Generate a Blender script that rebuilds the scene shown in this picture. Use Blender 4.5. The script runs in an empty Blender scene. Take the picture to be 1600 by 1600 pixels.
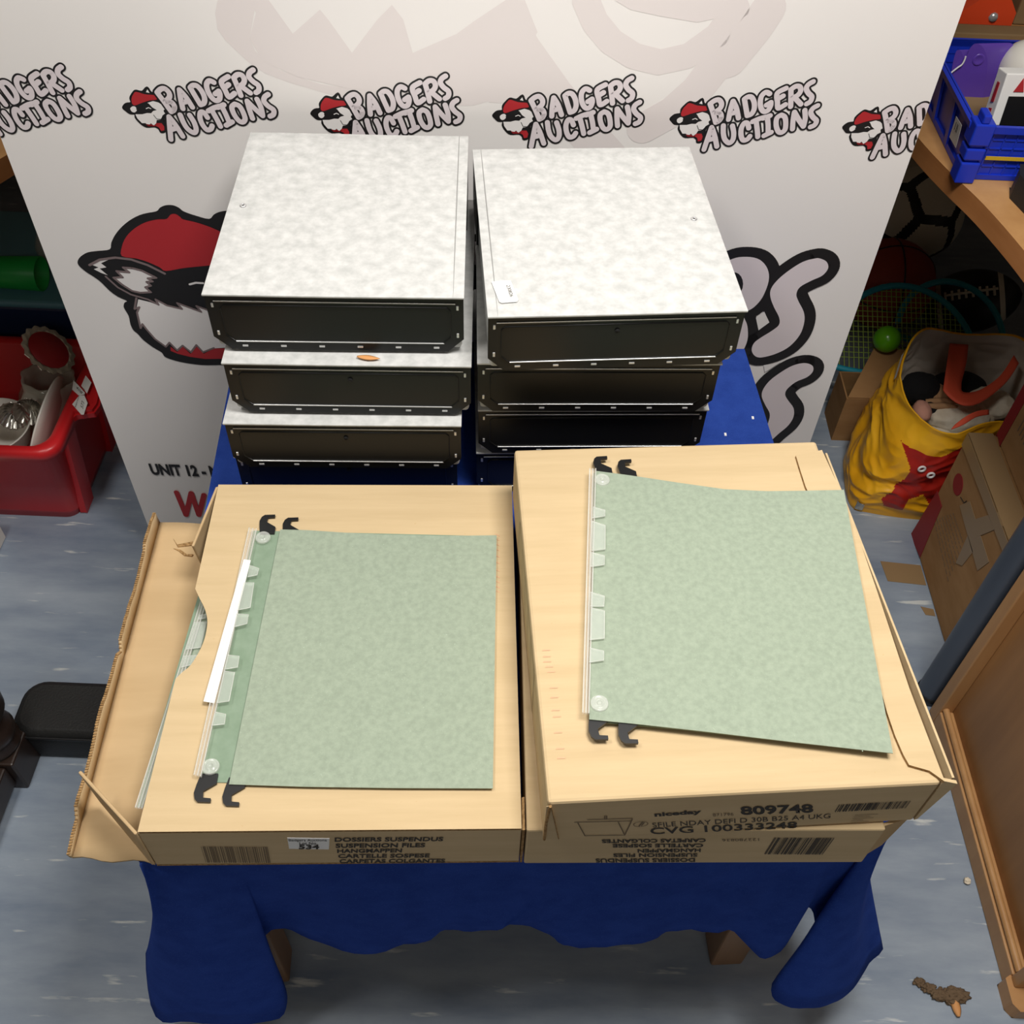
import bpy, bmesh, math, random
from mathutils import Vector, Matrix, noise
random.seed(4)
PI=math.pi
SC=bpy.context.scene
COL=SC.collection
# ---------------------------------------------------------------- camera
cam=bpy.data.cameras.new('camera'); cam.sensor_width=36; cam.lens=36*1585/1600; cam.clip_start=.02
co=bpy.data.objects.new('camera',cam); COL.objects.link(co)
co.matrix_world=Matrix(((0.9991,-0.0415,0,0),(0.0314,0.7554,-0.6545,0),(0.0272,0.654,0.756,1.459),(0,0,0,1)))
SC.camera=co
# ---------------------------------------------------------------- light
w=bpy.data.worlds.new('room'); SC.world=w; w.use_nodes=True
w.node_tree.nodes['Background'].inputs[0].default_value=(1,.97,.93,1); w.node_tree.nodes['Background'].inputs[1].default_value=.36
def area(n,loc,size,sy,power,rot=(0,0,0),col=(1,.97,.925)):
    l=bpy.data.lights.new(n,'AREA'); l.shape='RECTANGLE'; l.size=size; l.size_y=sy; l.energy=power; l.color=col
    o=bpy.data.objects.new(n,l); COL.objects.link(o); o.location=loc; o.rotation_euler=rot
    return o
area('ceiling_lamp',(.32,.48,2.08),.5,.35,24)
area('ceiling_lamp_far',(.4,-1.6,2.5),1.2,.4,9)
area('fill_light_left',(-.75,.36,2.35),.3,.6,15)  # added fill to brighten the left side, not a known lamp
SC.view_settings.view_transform='Standard'; SC.view_settings.look='None'; SC.view_settings.gamma=1; SC.view_settings.use_curve_mapping=False
SC.view_settings.exposure=0.0
# ---------------------------------------------------------------- materials
def lin(c):
    r=[]
    for v in c[:3]:
        v/=255; r.append(v/12.92 if v<=.04045 else ((v+.055)/1.055)**2.4)
    return (*r,1)
MATS={}
def mat(name,c,rough=.6,metal=0,c2=None,ns=(20,20,20),lo=.35,hi=.65,detail=4,bump=0,bs=(200,200,200),spec=.5,coat=0,sub=None):
    m=bpy.data.materials.new(name); m.use_nodes=True; nt=m.node_tree; b=nt.nodes['Principled BSDF']
    b.inputs['Base Color'].default_value=lin(c); b.inputs['Roughness'].default_value=rough; b.inputs['Metallic'].default_value=metal
    b.inputs['Specular IOR Level'].default_value=spec; b.inputs['Coat Weight'].default_value=coat
    if c2 or bump:
        tc=nt.nodes.new('ShaderNodeTexCoord')
    if c2:
        mp=nt.nodes.new('ShaderNodeMapping'); mp.inputs['Scale'].default_value=ns; nt.links.new(tc.outputs['Object'],mp.inputs[0])
        n=nt.nodes.new('ShaderNodeTexNoise'); n.inputs['Scale'].default_value=1; n.inputs['Detail'].default_value=detail; n.inputs['Roughness'].default_value=.6; nt.links.new(mp.outputs[0],n.inputs['Vector'])
        r=nt.nodes.new('ShaderNodeValToRGB'); r.color_ramp.elements[0].position=lo; r.color_ramp.elements[1].position=hi
        r.color_ramp.elements[0].color=lin(c); r.color_ramp.elements[1].color=lin(c2); nt.links.new(n.outputs['Fac'],r.inputs[0]); nt.links.new(r.outputs[0],b.inputs['Base Color'])
        if sub:   # second finer layer of specks: (colour, scale, threshold)
            mp2=nt.nodes.new('ShaderNodeMapping'); mp2.inputs['Scale'].default_value=sub[1]; nt.links.new(tc.outputs['Object'],mp2.inputs[0])
            n2=nt.nodes.new('ShaderNodeTexNoise'); n2.inputs['Scale'].default_value=1; n2.inputs['Detail'].default_value=5; nt.links.new(mp2.outputs[0],n2.inputs['Vector'])
            r2=nt.nodes.new('ShaderNodeValToRGB'); r2.color_ramp.elements[0].position=sub[2]; r2.color_ramp.elements[1].position=sub[2]+.07
            nt.links.new(n2.outputs['Fac'],r2.inputs[0])
            mx=nt.nodes.new('ShaderNodeMix'); mx.data_type='RGBA'; nt.links.new(r2.outputs[0],mx.inputs[0]); nt.links.new(r.outputs[0],mx.inputs[6]); mx.inputs[7].default_value=lin(sub[0])
            nt.links.new(mx.outputs[2],b.inputs['Base Color'])
    if bump:
        mp3=nt.nodes.new('ShaderNodeMapping'); mp3.inputs['Scale'].default_value=bs; nt.links.new(tc.outputs['Object'],mp3.inputs[0])
        n3=nt.nodes.new('ShaderNodeTexNoise'); n3.inputs['Scale'].default_value=1; n3.inputs['Detail'].default_value=4; nt.links.new(mp3.outputs[0],n3.inputs['Vector'])
        bp=nt.nodes.new('ShaderNodeBump'); bp.inputs['Strength'].default_value=bump; bp.inputs['Distance'].default_value=.002; nt.links.new(n3.outputs['Fac'],bp.inputs['Height']); nt.links.new(bp.outputs[0],b.inputs['Normal'])
    MATS[name]=m; return m
def clear(name,c,alpha,rough=.08):
    m=bpy.data.materials.new(name); m.use_nodes=True; nt=m.node_tree; b=nt.nodes['Principled BSDF']
    b.inputs['Base Color'].default_value=lin(c); b.inputs['Roughness'].default_value=rough; b.inputs['Alpha'].default_value=alpha; b.inputs['Specular IOR Level'].default_value=.8
    MATS[name]=m; return m
CARD=mat('cardboard',(198,174,135),.85,c2=(206,182,143),ns=(5,60,60),bump=.12,bs=(9,260,40),spec=.15,sub=((188,152,104),(300,300,300),.72))
CARDIN=mat('cardboard_inside',(190,162,122),.9,c2=(198,170,130),ns=(4,30,30),spec=.1)
CARDEDGE=mat('cardboard_edge_flute_shade',(128,98,62),.95,c2=(176,142,98),ns=(300,300,300),spec=.1)  # torn board edge, its colour darkened for the shadow in the flutes
CARDOLD=mat('brown_cardboard',(150,112,72),.85,c2=(165,126,84),ns=(8,8,30),spec=.15)
INK=mat('black_ink',(58,52,46),.7,spec=.2)
INKF=mat('faded_ink',(120,104,84),.8,spec=.1)
INKR=mat('faint_red_ink',(218,172,138),.8,spec=.1)
GREEN=mat('green_folder_card',(145,157,139),.85,c2=(159,171,152),ns=(170,170,170),lo=.32,hi=.68,detail=6,spec=.1,sub=((182,198,178),(620,620,620),.69))
PLASTIC=clear('clear_plastic',(238,232,222),.16)
TABP=clear('frosted_tab_plastic',(228,236,226),.24,.3)
EDGEP=clear('clear_plastic_edge',(245,246,240),.38,.15)
PAPER=mat('white_paper',(240,239,236),.7)
BLACKP=mat('black_plastic',(26,26,27),.38)
LID=mat('grey_marbled_paper',(178,179,177),.6,c2=(204,204,202),ns=(70,70,70),lo=.33,hi=.67,detail=10,spec=.3)
BOXBLK=mat('gloss_black_board',(20,20,20),.35,spec=.3)
CHROME=mat('bright_metal',(205,205,205),.25,metal=.6)
BLUE=mat('blue_tablecloth',(38,64,142),.95,c2=(44,72,154),ns=(30,30,30),spec=.05,bump=.1,bs=(500,500,500),sub=((54,84,166),(900,900,900),.6))
FLOOR=mat('blue_marbled_vinyl',(112,126,146),.42,c2=(168,178,188),ns=(3.2,11,1),lo=.28,hi=.74,detail=12,spec=.35,sub=((204,208,206),(9,60,1),.635))
WALL=mat('wall_paint',(150,140,126),.8,c2=(158,148,134),ns=(4,4,4))
LIDC=mat('lid_crease_grey',(150,150,148),.7)
BAN=mat('banner_vinyl',(238,234,231),.5,c2=(240,236,233),ns=(3,3,3),spec=.3)
BPINK=mat('print_pale_lilac',(226,216,219),.5)
BFAINT=mat('print_faint_pink',(229,221,219),.5,spec=.3)
BBLK=mat('print_black',(28,26,27),.5)
BRED=mat('print_red',(180,42,48),.5)
BWHT=mat('print_white',(236,232,230),.5)
BGRY=mat('print_mauve_grey',(128,112,112),.5)
WOOD=mat('oak_laminate',(172,124,76),.45,c2=(196,150,98),ns=(14,14,1.6),lo=.3,hi=.7,detail=6)
WOODE=mat('oak_edge',(156,100,54),.5,c2=(170,114,66),ns=(4,4,40))
WOODP=mat('brown_wood_panel',(140,98,56),.5,c2=(168,122,74),ns=(16,16,1.2),lo=.3,hi=.7,detail=6)
DARKW=mat('dark_turned_wood',(36,26,22),.35,c2=(50,36,28),ns=(10,10,40))
TLEG=mat('brown_table_leg',(134,102,74),.5,c2=(148,114,84),ns=(30,30,4))
REDP=mat('red_plastic',(198,34,38),.35,spec=.5)
NAVY=mat('navy_plastic',(34,50,88),.4)
TEALP=mat('teal_plastic',(100,154,170),.4)
GRNP=mat('green_plastic',(30,178,76),.4)
LIME=mat('lime_plastic',(96,176,20),.25)
WHITEP=mat('white_glazed',(226,222,212),.25)
STEEL=mat('silver_metal',(190,186,176),.22,metal=.9)
GLASS=clear('clear_glass',(210,206,196),.24,.03)
MILKY=clear('milky_glass',(206,202,186),.6,.12)
RUBK=mat('black_rubber',(44,44,48),.35)
BLUEP=mat('blue_crate_plastic',(28,56,190),.35)
PURP=mat('purple_plastic',(96,66,168),.3)
ORANGE=mat('orange_plastic',(226,74,34),.45)
KHAKI=mat('khaki_card',(128,104,70),.8,c2=(142,116,80),ns=(6,6,6))
BLACKC=mat('black_fabric',(30,30,29),.6,bump=.3,bs=(300,300,300))
GREYM=mat('grey_painted_metal',(78,86,98),.35,metal=.2)
YEL=mat('yellow_bag_plastic',(244,172,22),.36,c2=(248,186,40),ns=(9,9,9),bump=.5,bs=(38,38,38))
BAGRED=mat('red_bag_print',(176,34,22),.45)
BAGIN=mat('silver_grey_lining',(196,184,170),.6,bump=.5,bs=(40,40,40))
STRAP=mat('orange_red_webbing',(222,84,54),.7,bump=.2,bs=(300,300,300))
PLUSHK=mat('black_plush',(16,16,18),.95,bump=.8,bs=(160,160,160))
PLUSHT=mat('tan_plush',(186,144,104),.95,bump=.6,bs=(160,160,160))
PLUSHW=mat('cream_fleece',(222,208,184),.95,c2=(238,228,208),ns=(40,40,40),bump=1,bs=(90,90,90))
PINKP=mat('pink_plush',(206,150,130),.9)
BALLW=mat('soccer_white',(226,218,200),.45)
BALLK=mat('soccer_black',(18,18,18),.45)
BASK=mat('basketball_red',(150,52,34),.6,bump=.5,bs=(300,300,300))
TEAL=mat('teal_frame',(36,150,172),.4)
STRING=mat('lime_string',(150,176,70),.6)
TAPE=mat('brown_packing_tape',(146,120,86),.3)
GREEN2=mat('green_folder_shaded',(128,148,126),.85,c2=(138,157,136),ns=(60,60,60),spec=.1)  # darker copy of the folder green, shade of the fold put into the colour
CRED=mat('carton_red_print',(140,28,32),.6)
LEAF=mat('dry_orange_leaf',(206,146,88),.7)
MUD=mat('brown_debris',(104,84,62),.9)
YELP=mat('yellow_strip',(206,170,40),.5)
# ---------------------------------------------------------------- mesh helpers
class MB:
    def __init__(s): s.v=[]; s.f=[]; s.m=[]; s.s=[]
    def add(s,vs,fs,m=0,sm=False):
        k=len(s.v); s.v+= [tuple(v) for v in vs]
        for f in fs: s.f.append([k+i for i in f]); s.m.append(m); s.s.append(sm)
        return s
    def hexa(s,p,m=0):  # p: 4 bottom (ccw), 4 top
        return s.add(p,[(3,2,1,0),(4,5,6,7),(0,1,5,4),(1,2,6,5),(2,3,7,6),(3,0,4,7)],m)
    def box(s,a,b,m=0,M=None):
        x0,y0,z0=a; x1,y1,z1=b
        p=[(x0,y0,z0),(x1,y0,z0),(x1,y1,z0),(x0,y1,z0),(x0,y0,z1),(x1,y0,z1),(x1,y1,z1),(x0,y1,z1)]
        if M: p=[M@Vector(q) for q in p]
        return s.hexa(p,m)
    def prism(s,poly,vec,m=0,ms=None):
        n=len(poly); vec=Vector(vec); P=[Vector(p) for p in poly]
        a=Vector((0,0,0))
        for i in range(n): a+=P[i].cross(P[(i+1)%n])
        if a.dot(vec)<0: P.reverse()
        Q=[p+vec for p in P]
        s.add(P+Q,[list(range(n))[::-1],list(range(n,2*n))],m)
        s.add(P+Q,[(i,(i+1)%n,n+(i+1)%n,n+i) for i in range(n)],m if ms is None else ms)
        return s
    def poly(s,P,m=0): return s.add(P,[list(range(len(P)))],m)
    def grid(s,G,m=0,sm=True,close=False,mf=None):
        r=len(G); c=len(G[0]); k=len(s.v); s.v+=[tuple(p) for row in G for p in row]
        for i in range(r-1):
            for j in range(c if close else c-1):
                j2=(j+1)%c
                s.f.append([k+i*c+j,k+i*c+j2,k+(i+1)*c+j2,k+(i+1)*c+j]); s.m.append(mf(i,j) if mf else m); s.s.append(sm)
        return s
    def tube(s,path,r,n=8,m=0,closed=False,flat=None,caps=True):
        P=[Vector(p) for p in path]; L=len(P); G=[]
        up=None
        for i,p in enumerate(P):
            t=(P[(i+1)%L]-P[i-1]) if closed else (P[min(i+1,L-1)]-P[max(i-1,0)])
            t.normalize()
            if up is None: up=t.orthogonal().normalized()
            a=(up-t*up.dot(t)).normalized(); b=t.cross(a); up=a
            rr=r[i] if isinstance(r,(list,tuple)) else r
            G.append([p+(a*math.cos(2*PI*k/n)+b*math.sin(2*PI*k/n))*rr for k in range(n)])
        if closed: G.append(G[0])
        s.grid(G,m,True,True)
        if caps and not closed: s.poly(G[0][::-1],m); s.poly(G[-1],m)
        return s
    def lathe(s,prof,n=32,m=0,M=None):
        G=[[Vector((r*math.cos(2*PI*k/n),r*math.sin(2*PI*k/n),z)) for k in range(n)] for r,z in prof]
        if M: G=[[M@p for p in row] for row in G]
        return s.grid(G,m,True,True)
    def ball(s,c,r,m=0,n=20,sc=(1,1,1),M=None,mf=None):
        prof=[]
        G=[]
        for i in range(n+1):
            t=PI*i/n
            row=[Vector((math.sin(t)*math.cos(2*PI*k/(2*n))*r*sc[0],math.sin(t)*math.sin(2*PI*k/(2*n))*r*sc[1],-math.cos(t)*r*sc[2])) for k in range(2*n)]
            if M: row=[M@p for p in row]
            G.append([p+Vector(c) for p in row])
        return s.grid(G,m,True,True,mf)
    def stroke(s,path,r,y,m=0):   # flat round-ended pen stroke in the xz plane
        P=[Vector((p[0],0,p[1])) for p in path]; s.j=getattr(s,'j',0)
        for a,b in zip(P,P[1:]):
            s.j+=1; y0=y; y=y-(s.j%18)*2.5e-6
            d=(b-a)
            if d.length<1e-7:
                y=y0; continue
            n=Vector((-d.z,0,d.x)).normalized()*r
            s.poly([(q.x,y,q.z) for q in (a-n,b-n,b+n,a+n)],m); y=y0
        for p in P:
            s.j+=1; y1=y-(s.j%18)*2.5e-6
            s.poly([(p.x+r*math.cos(2*PI*k/18),y1,p.z+r*math.sin(2*PI*k/18)) for k in range(18)],m)
        return s
    def flat(s,pts,y,m=0): return s.poly([(p[0],y,p[1]) for p in pts],m)
    def build(s,name,mats,parent=None,bevel=0,seg=2,world=False,solid=0,subd=0,merge=False,angle=.6):
        me=bpy.data.meshes.new(name)
        vs=s.v
        if world and parent is not None:
            iv=WM[parent.name].inverted(); vs=[tuple(iv@Vector(v)) for v in vs]
        me.from_pydata(vs,[],s.f)
        if not isinstance(mats,(list,tuple)): mats=[mats]
        for m in mats: me.materials.append(m)
        for p,mi,sm in zip(me.polygons,s.m,s.s): p.material_index=mi; p.use_smooth=sm
        if merge:
            bm=bmesh.new(); bm.from_mesh(me); bmesh.ops.remove_doubles(bm,verts=bm.verts,dist=1e-5); bmesh.ops.recalc_face_normals(bm,faces=bm.faces); bm.to_mesh(me); bm.free()
        o=bpy.data.objects.new(name,me); COL.objects.link(o)
        if parent is not None:
            o.parent=parent
            if parent.name in WM: WM[o.name]=WM[parent.name]
        if subd:
            md=o.modifiers.new('subdivision','SUBSURF'); md.levels=subd; md.render_levels=subd
        if solid:
            md=o.modifiers.new('thickness','SOLIDIFY'); md.thickness=solid; md.offset=0
        if bevel:
            md=o.modifiers.new('bevel','BEVEL'); md.width=bevel; md.segments=seg; md.limit_method='ANGLE'; md.angle_limit=angle
        return o
WM={}
def thing(name,label,cat,loc=(0,0,0),rz=0,group=None,kind=None):
    o=bpy.data.objects.new(name,None); COL.objects.link(o); o.empty_display_size=.02
    o.location=loc; o.rotation_euler=(0,0,math.radians(rz)); o['label']=label; o['category']=cat
    if group: o['group']=group
    if kind: o['kind']=kind
    WM[o.name]=Matrix.Translation(Vector(loc))@Matrix.Rotation(math.radians(rz),4,'Z')
    return o
def tag(o,label,cat,group=None):
    o['label']=label; o['category']=cat
    if group: o['group']=group
    return o
def recentre(o):   # put a one-mesh thing's origin at the middle of its base
    me=o.data; xs=[v.co for v in me.vertices]
    c=Vector(((min(v.x for v in xs)+max(v.x for v in xs))/2,(min(v.y for v in xs)+max(v.y for v in xs))/2,min(v.z for v in xs)))
    me.transform(Matrix.Translation(-c)); o.location=c; return o
def struct(name,mb,m):
    o=mb.build(name,m); o['kind']='structure'; return o
def copy_thing(root,loc,rz,label,group=None):
    r=root.copy(); COL.objects.link(r); r.location=loc; r.rotation_euler=(0,0,math.radians(rz)); r['label']=label
    if group: r['group']=group
    for ch in list(root.children):
        c=ch.copy(); COL.objects.link(c); c.parent=r
        for g in list(ch.children):
            d=g.copy(); COL.objects.link(d); d.parent=c
    WM[r.name]=Matrix.Translation(Vector(loc))@Matrix.Rotation(math.radians(rz),4,'Z')
    return r
def smooth(P,n=5,closed=False):
    L=len(P); out=[]; D=len(P[0])
    for i in range(L if closed else L-1):
        if closed: a,b,c,d=P[i-1],P[i],P[(i+1)%L],P[(i+2)%L]
        else: a,b,c,d=P[max(i-1,0)],P[i],P[i+1],P[min(i+2,L-1)]
        for k in range(n):
            t=k/n
            out.append(tuple(.5*((2*b[j])+(-a[j]+c[j])*t+(2*a[j]-5*b[j]+4*c[j]-d[j])*t*t+(-a[j]+3*b[j]-3*c[j]+d[j])*t**3) for j in range(D)))
    if not closed: out.append(tuple(P[-1]))
    return out
def lerp(a,b,t): return tuple(x+(y-x)*t for x,y in zip(a,b))
def resample(P,n):
    P=[Vector(p) for p in P]; d=[0]
    for a,b in zip(P,P[1:]): d.append(d[-1]+(b-a).length)
    out=[]
    for k in range(n):
        t=d[-1]*k/(n-1); i=0
        while i<len(d)-2 and d[i+1]<t: i+=1
        u=(t-d[i])/max(d[i+1]-d[i],1e-9); out.append(P[i].lerp(P[i+1],min(u,1)))
    return out
def text(body,o,xd,ud,m,parent,name='printed_text',bold=0,world=False):
    """letters laid flat on a surface: o lower-left corner, xd full-width vector, ud full-height vector"""
    cu=bpy.data.curves.new('t','FONT'); cu.body=body; cu.offset=bold; cu.resolution_u=3; cu.space_line=.95
    ob=bpy.data.objects.new('t',cu); COL.objects.link(ob); bpy.context.view_layer.update()
    me=bpy.data.meshes.new_from_object(ob.evaluated_get(bpy.context.evaluated_depsgraph_get()))
    bpy.data.objects.remove(ob)
    xs=[v.co.x for v in me.vertices]; ys=[v.co.y for v in me.vertices]
    x0,x1,y0,y1=min(xs),max(xs),min(ys),max(ys)
    o=Vector(o); xd=Vector(xd); ud=Vector(ud)
    iv=WM[parent.name].inverted() if world else Matrix.Identity(4)
    for v in me.vertices: v.co=iv@(o+xd*((v.co.x-x0)/(x1-x0))+ud*((v.co.y-y0)/(y1-y0)))
    me.name=name; me.materials.clear(); me.materials.append(m)
    for p in me.polygons: p.material_index=0
    t=bpy.data.objects.new(name,me); COL.objects.link(t); t.parent=parent
    return t
# ---------------------------------------------------------------- room
mb=MB(); mb.box((-1.9,-2.6,-.05),(1.9,2.45,0)); struct('floor',mb,FLOOR)
mb=MB(); mb.box((-1.9,2.4,0),(1.9,2.45,2.6)); struct('wall_back',mb,WALL)
mb=MB(); mb.box((-1.95,-2.6,0),(-1.9,2.45,2.6)); struct('wall_left',mb,WALL)
mb=MB(); mb.box((1.9,-2.6,0),(1.95,2.45,2.6)); struct('wall_right',mb,WALL)
mb=MB(); mb.box((-1.9,-2.65,0),(1.9,-2.6,2.6)); struct('wall_front',mb,WALL)
mb=MB(); mb.box((-1.95,-2.65,2.6),(1.95,2.45,2.65)); struct('ceiling',mb,WALL)
# ---------------------------------------------------------------- banner
ban=thing('display_banner','large white vinyl display banner with repeated badger logos standing behind the table','banner',(0,1.155,0),2.6)
UL,UR=-.6375,.4785
mb=MB(); mb.box((UL,0,.06),(UR,.0018,1.75)); mb.build('vinyl_panel',BAN,ban)
mb=MB(); mb.box((UL-.0,.004,0),(UR+.0,.03,.06)); mb.build('base_cassette',STEEL,ban,bevel=.006)
mb=MB(); mb.tube([(-.08,.03,.05),(-.08,.03,1.75)],.008,10); mb.build('support_pole',STEEL,ban)
def clip(o):
    bm=bmesh.new(); bm.from_mesh(o.data)
    for x,nx in ((UL+.0005,-1),(UR-.0005,1)):
        bmesh.ops.bisect_plane(bm,geom=bm.verts[:]+bm.edges[:]+bm.faces[:],plane_co=(x,0,0),plane_no=(nx,0,0),clear_outer=True)
    bm.to_mesh(o.data); bm.free()
def el(c,rx,ry,rot,n=20): return [(c[0]+rx*math.cos(2*PI*k/n)*math.cos(rot)-ry*math.sin(2*PI*k/n)*math.sin(rot),c[1]+rx*math.cos(2*PI*k/n)*math.sin(rot)+ry*math.sin(2*PI*k/n)*math.cos(rot)) for k in range(n)]
# lettering centre lines, metres from the tip of the badger's ear
LET=[
 ('B',[[(0.0442,0.0196),(0.0495,0.0091),(0.0552,-0.0037)],[(0.0442,0.0196),(0.0488,0.0236),(0.0538,0.0247),(0.0578,0.0203),(0.0573,0.0144),(0.0514,0.0089)],[(0.0514,0.0089),(0.0581,0.0082),(0.0606,0.0034),(0.0589,-0.0013),(0.0552,-0.0037)]]),
 ('A',[[(0.0709,0.0235),(0.0699,0.0121),(0.0699,0.0005)],[(0.0709,0.0235),(0.0766,0.0148),(0.0815,0.0025)],[(0.0707,0.0079),(0.0786,0.0099)]]),
 ('D',[[(0.084,0.0263),(0.0876,0.0164),(0.0916,0.0057)],[(0.084,0.0263),(0.088,0.0292),(0.0926,0.0283),(0.0967,0.0217),(0.0981,0.014),(0.0962,0.008),(0.0916,0.0057)]]),
 ('G',[[(0.1126,0.0333),(0.1078,0.0352),(0.1038,0.0308),(0.1036,0.0231),(0.1063,0.0154),(0.1105,0.0113),(0.1152,0.013),(0.117,0.0189),(0.1164,0.0228)],[(0.1117,0.0194),(0.1164,0.0228)]]),
 ('E',[[(0.1305,0.0405),(0.1226,0.0357),(0.1215,0.0312),(0.1241,0.0236),(0.1269,0.0158),(0.1342,0.0205)],[(0.123,0.0267),(0.1292,0.031)]]),
 ('R',[[(0.1366,0.0391),(0.139,0.029),(0.1412,0.0181)],[(0.1366,0.0391),(0.1413,0.043),(0.1463,0.0425),(0.1485,0.0375),(0.1463,0.0323),(0.1409,0.0288)],[(0.1433,0.0293),(0.1527,0.0213)]]),
 ('S',[[(0.1605,0.049),(0.156,0.0458),(0.1544,0.0407),(0.1583,0.0351),(0.1635,0.0308),(0.1633,0.025),(0.1595,0.0219)]]),
 ('A',[[(0.0513,-0.0101),(0.049,-0.0243),(0.0469,-0.0392)],[(0.0513,-0.0101),(0.0566,-0.0201),(0.0621,-0.0348)],[(0.0491,-0.0268),(0.0583,-0.0239)]]),
 ('U',[[(0.0651,-0.0075),(0.0669,-0.0172),(0.0703,-0.0253),(0.0764,-0.03),(0.0801,-0.0258),(0.0796,-0.0169),(0.0762,-0.0076)]]),
 ('C',[[(0.0967,-0.0101),(0.0936,-0.0039),(0.0898,-0.004),(0.0877,-0.0107),(0.0891,-0.0195),(0.0929,-0.0259),(0.0978,-0.0247),(0.1002,-0.0206)]]),
 ('T',[[(0.0995,-0.0018),(0.1069,0.0021),(0.1139,0.0044)],[(0.1033,-0.0001),(0.1071,-0.011),(0.11,-0.0211)]]),
 ('I',[[(0.1112,0.0027),(0.1192,0.0063)],[(0.1163,0.0041),(0.1192,-0.0054),(0.1213,-0.0148)],[(0.1172,-0.0196),(0.1252,-0.015)]]),
 ('O',[[(0.1324,0.0074),(0.128,0.0034),(0.129,-0.0052),(0.1331,-0.0132),(0.1376,-0.0151),(0.1412,-0.011),(0.1401,-0.0023),(0.1372,0.0049),(0.1324,0.0074)]]),
 ('N',[[(0.1502,-0.0102),(0.1483,0.0005),(0.1474,0.0113)],[(0.1474,0.0113),(0.1549,0.0019),(0.1627,-0.0066)],[(0.1627,-0.0066),(0.1624,0.0034),(0.1593,0.0139)]]),
 ('S',[[(0.1733,0.02),(0.1687,0.0167),(0.1671,0.0114),(0.1711,0.0056),(0.1767,0.001),(0.1758,-0.0046),(0.1714,-0.0071)]])]
HEAD=dict(
 outline=[(-0.0002,0.0001),(0.0043,0.0048),(0.0111,0.0063),(0.0112,0.0119),(0.0149,0.0172),(0.0194,0.0212),(0.0245,0.0202),(0.028,0.0205),(0.0339,0.0253),(0.0366,0.0198),(0.0417,0.0173),(0.0437,0.0121),(0.0429,0.0082),(0.0471,0.0039),(0.0516,0.0005),(0.0539,-0.0026),(0.0509,-0.0071),(0.0459,-0.0094),(0.0438,-0.0135),(0.0441,-0.0203),(0.0424,-0.0285),(0.0372,-0.03),(0.0359,-0.0261),(0.0311,-0.0228),(0.0213,-0.0234),(0.0154,-0.019),(0.0115,-0.0123),(0.0121,-0.0074),(0.0059,-0.0067),(0.0021,-0.0032)],
 white=[(0.012,-0.0079),(0.0204,-0.0077),(0.0338,-0.0039),(0.0299,0.0066),(0.0368,0.009),(0.0429,0.0073),(0.0516,0),(0.0501,-0.0044),(0.0439,-0.0086),(0.0408,-0.014),(0.0357,-0.0146),(0.034,-0.0187),(0.0305,-0.0219),(0.0277,-0.0188),(0.0242,-0.022),(0.0213,-0.0189),(0.0171,-0.019),(0.0131,-0.0132)],
 eye=[(0.0144,-0.0012),(0.0184,0.0024),(0.025,0.0054),(0.0307,0.0062),(0.0343,0.001),(0.0386,-0.002),(0.0339,-0.0034),(0.0311,-0.0062),(0.0238,-0.0059),(0.0174,-0.0064)],
 beret=[(0.0115,0.0058),(0.0126,0.012),(0.0158,0.0168),(0.0197,0.0199),(0.0293,0.0171),(0.0396,0.0164),(0.0427,0.0139),(0.0411,0.0108),(0.0337,0.0098),(0.023,0.0065),(0.0143,0.0032)],
 ear=[(0.0078,-0.0008),(0.011,0.0019),(0.0143,0.0015),(0.0151,-0.0025),(0.0118,-0.0056),(0.0086,-0.0044)],
 ear2=[(0.0312,0.0197),(0.0337,0.0232),(0.0353,0.0189)],
 nose=[(0.0466,-0.0023),(0.0505,-0.0004),(0.0535,-0.0022),(0.0511,-0.0058),(0.0475,-0.0058)],
 scarf=[(0.0212,-0.0198),(0.0241,-0.0229),(0.0276,-0.0197),(0.0307,-0.0228),(0.034,-0.0187),(0.0404,-0.0185),(0.0426,-0.0226),(0.0417,-0.0276),(0.0377,-0.0286),(0.0361,-0.0241),(0.0312,-0.0214),(0.0241,-0.0225)],
 wink=[(0.0266,-0.0005),(0.0297,0.0009),(0.0321,-0.0004)],
 smile=[(0.0334,-0.0083),(0.0358,-0.0132),(0.0409,-0.0136),(0.0432,-0.0108)])
def wordmark(mb,T,rf,ro,y,skip=()):
    for i,(ch,st) in enumerate(LET):
        if i in skip: continue
        for s in st: mb.stroke([T(p) for p in smooth(s,4)],ro,y,0)
    for i,(ch,st) in enumerate(LET):
        if i in skip: continue
        for s in st: mb.stroke([T(p) for p in smooth(s,4)],rf,y-.0001,1)
def head(mb,T,k,y):
    H={n:[T(p) for p in (smooth(v,3,True) if n in('outline','beret','nose','ear') else v)] for n,v in HEAD.items()}
    mb.flat(H['outline'],y,0); mb.stroke(H['outline']+[H['outline'][0]],.0013*k,y,0); mb.flat(H['white'],y-.00008,3); mb.flat(H['scarf'],y-.0001,2); mb.flat(H['eye'],y-.00012,0); mb.flat(H['beret'],y-.00011,2)
    mb.flat(H['ear'],y-.0001,3); mb.flat(H['ear2'],y-.00012,3); mb.flat(H['nose'],y-.00012,0)
    mb.stroke(H['wink'],.0005*k,y-.00016,3); mb.stroke(H['smile'],.0004*k,y-.00016,0)
PM=[BBLK,BPINK,BRED,BWHT,BGRY]
for ax,aw in ((-0.6984,0.8507),(-0.4799,0.8517),(-0.2587,0.849),(-0.042,0.8509),(0.1713,0.851),(0.3832,0.8446)):
    mb=MB(); T=lambda p:(p[0]+ax,p[1]+aw)
    head(mb,T,1,-.00035); wordmark(mb,T,.0031,.0053,-.0006)
    o=mb.build('logo_print',PM,ban)
    if ax<-.6 or ax>.3: clip(o)
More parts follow.
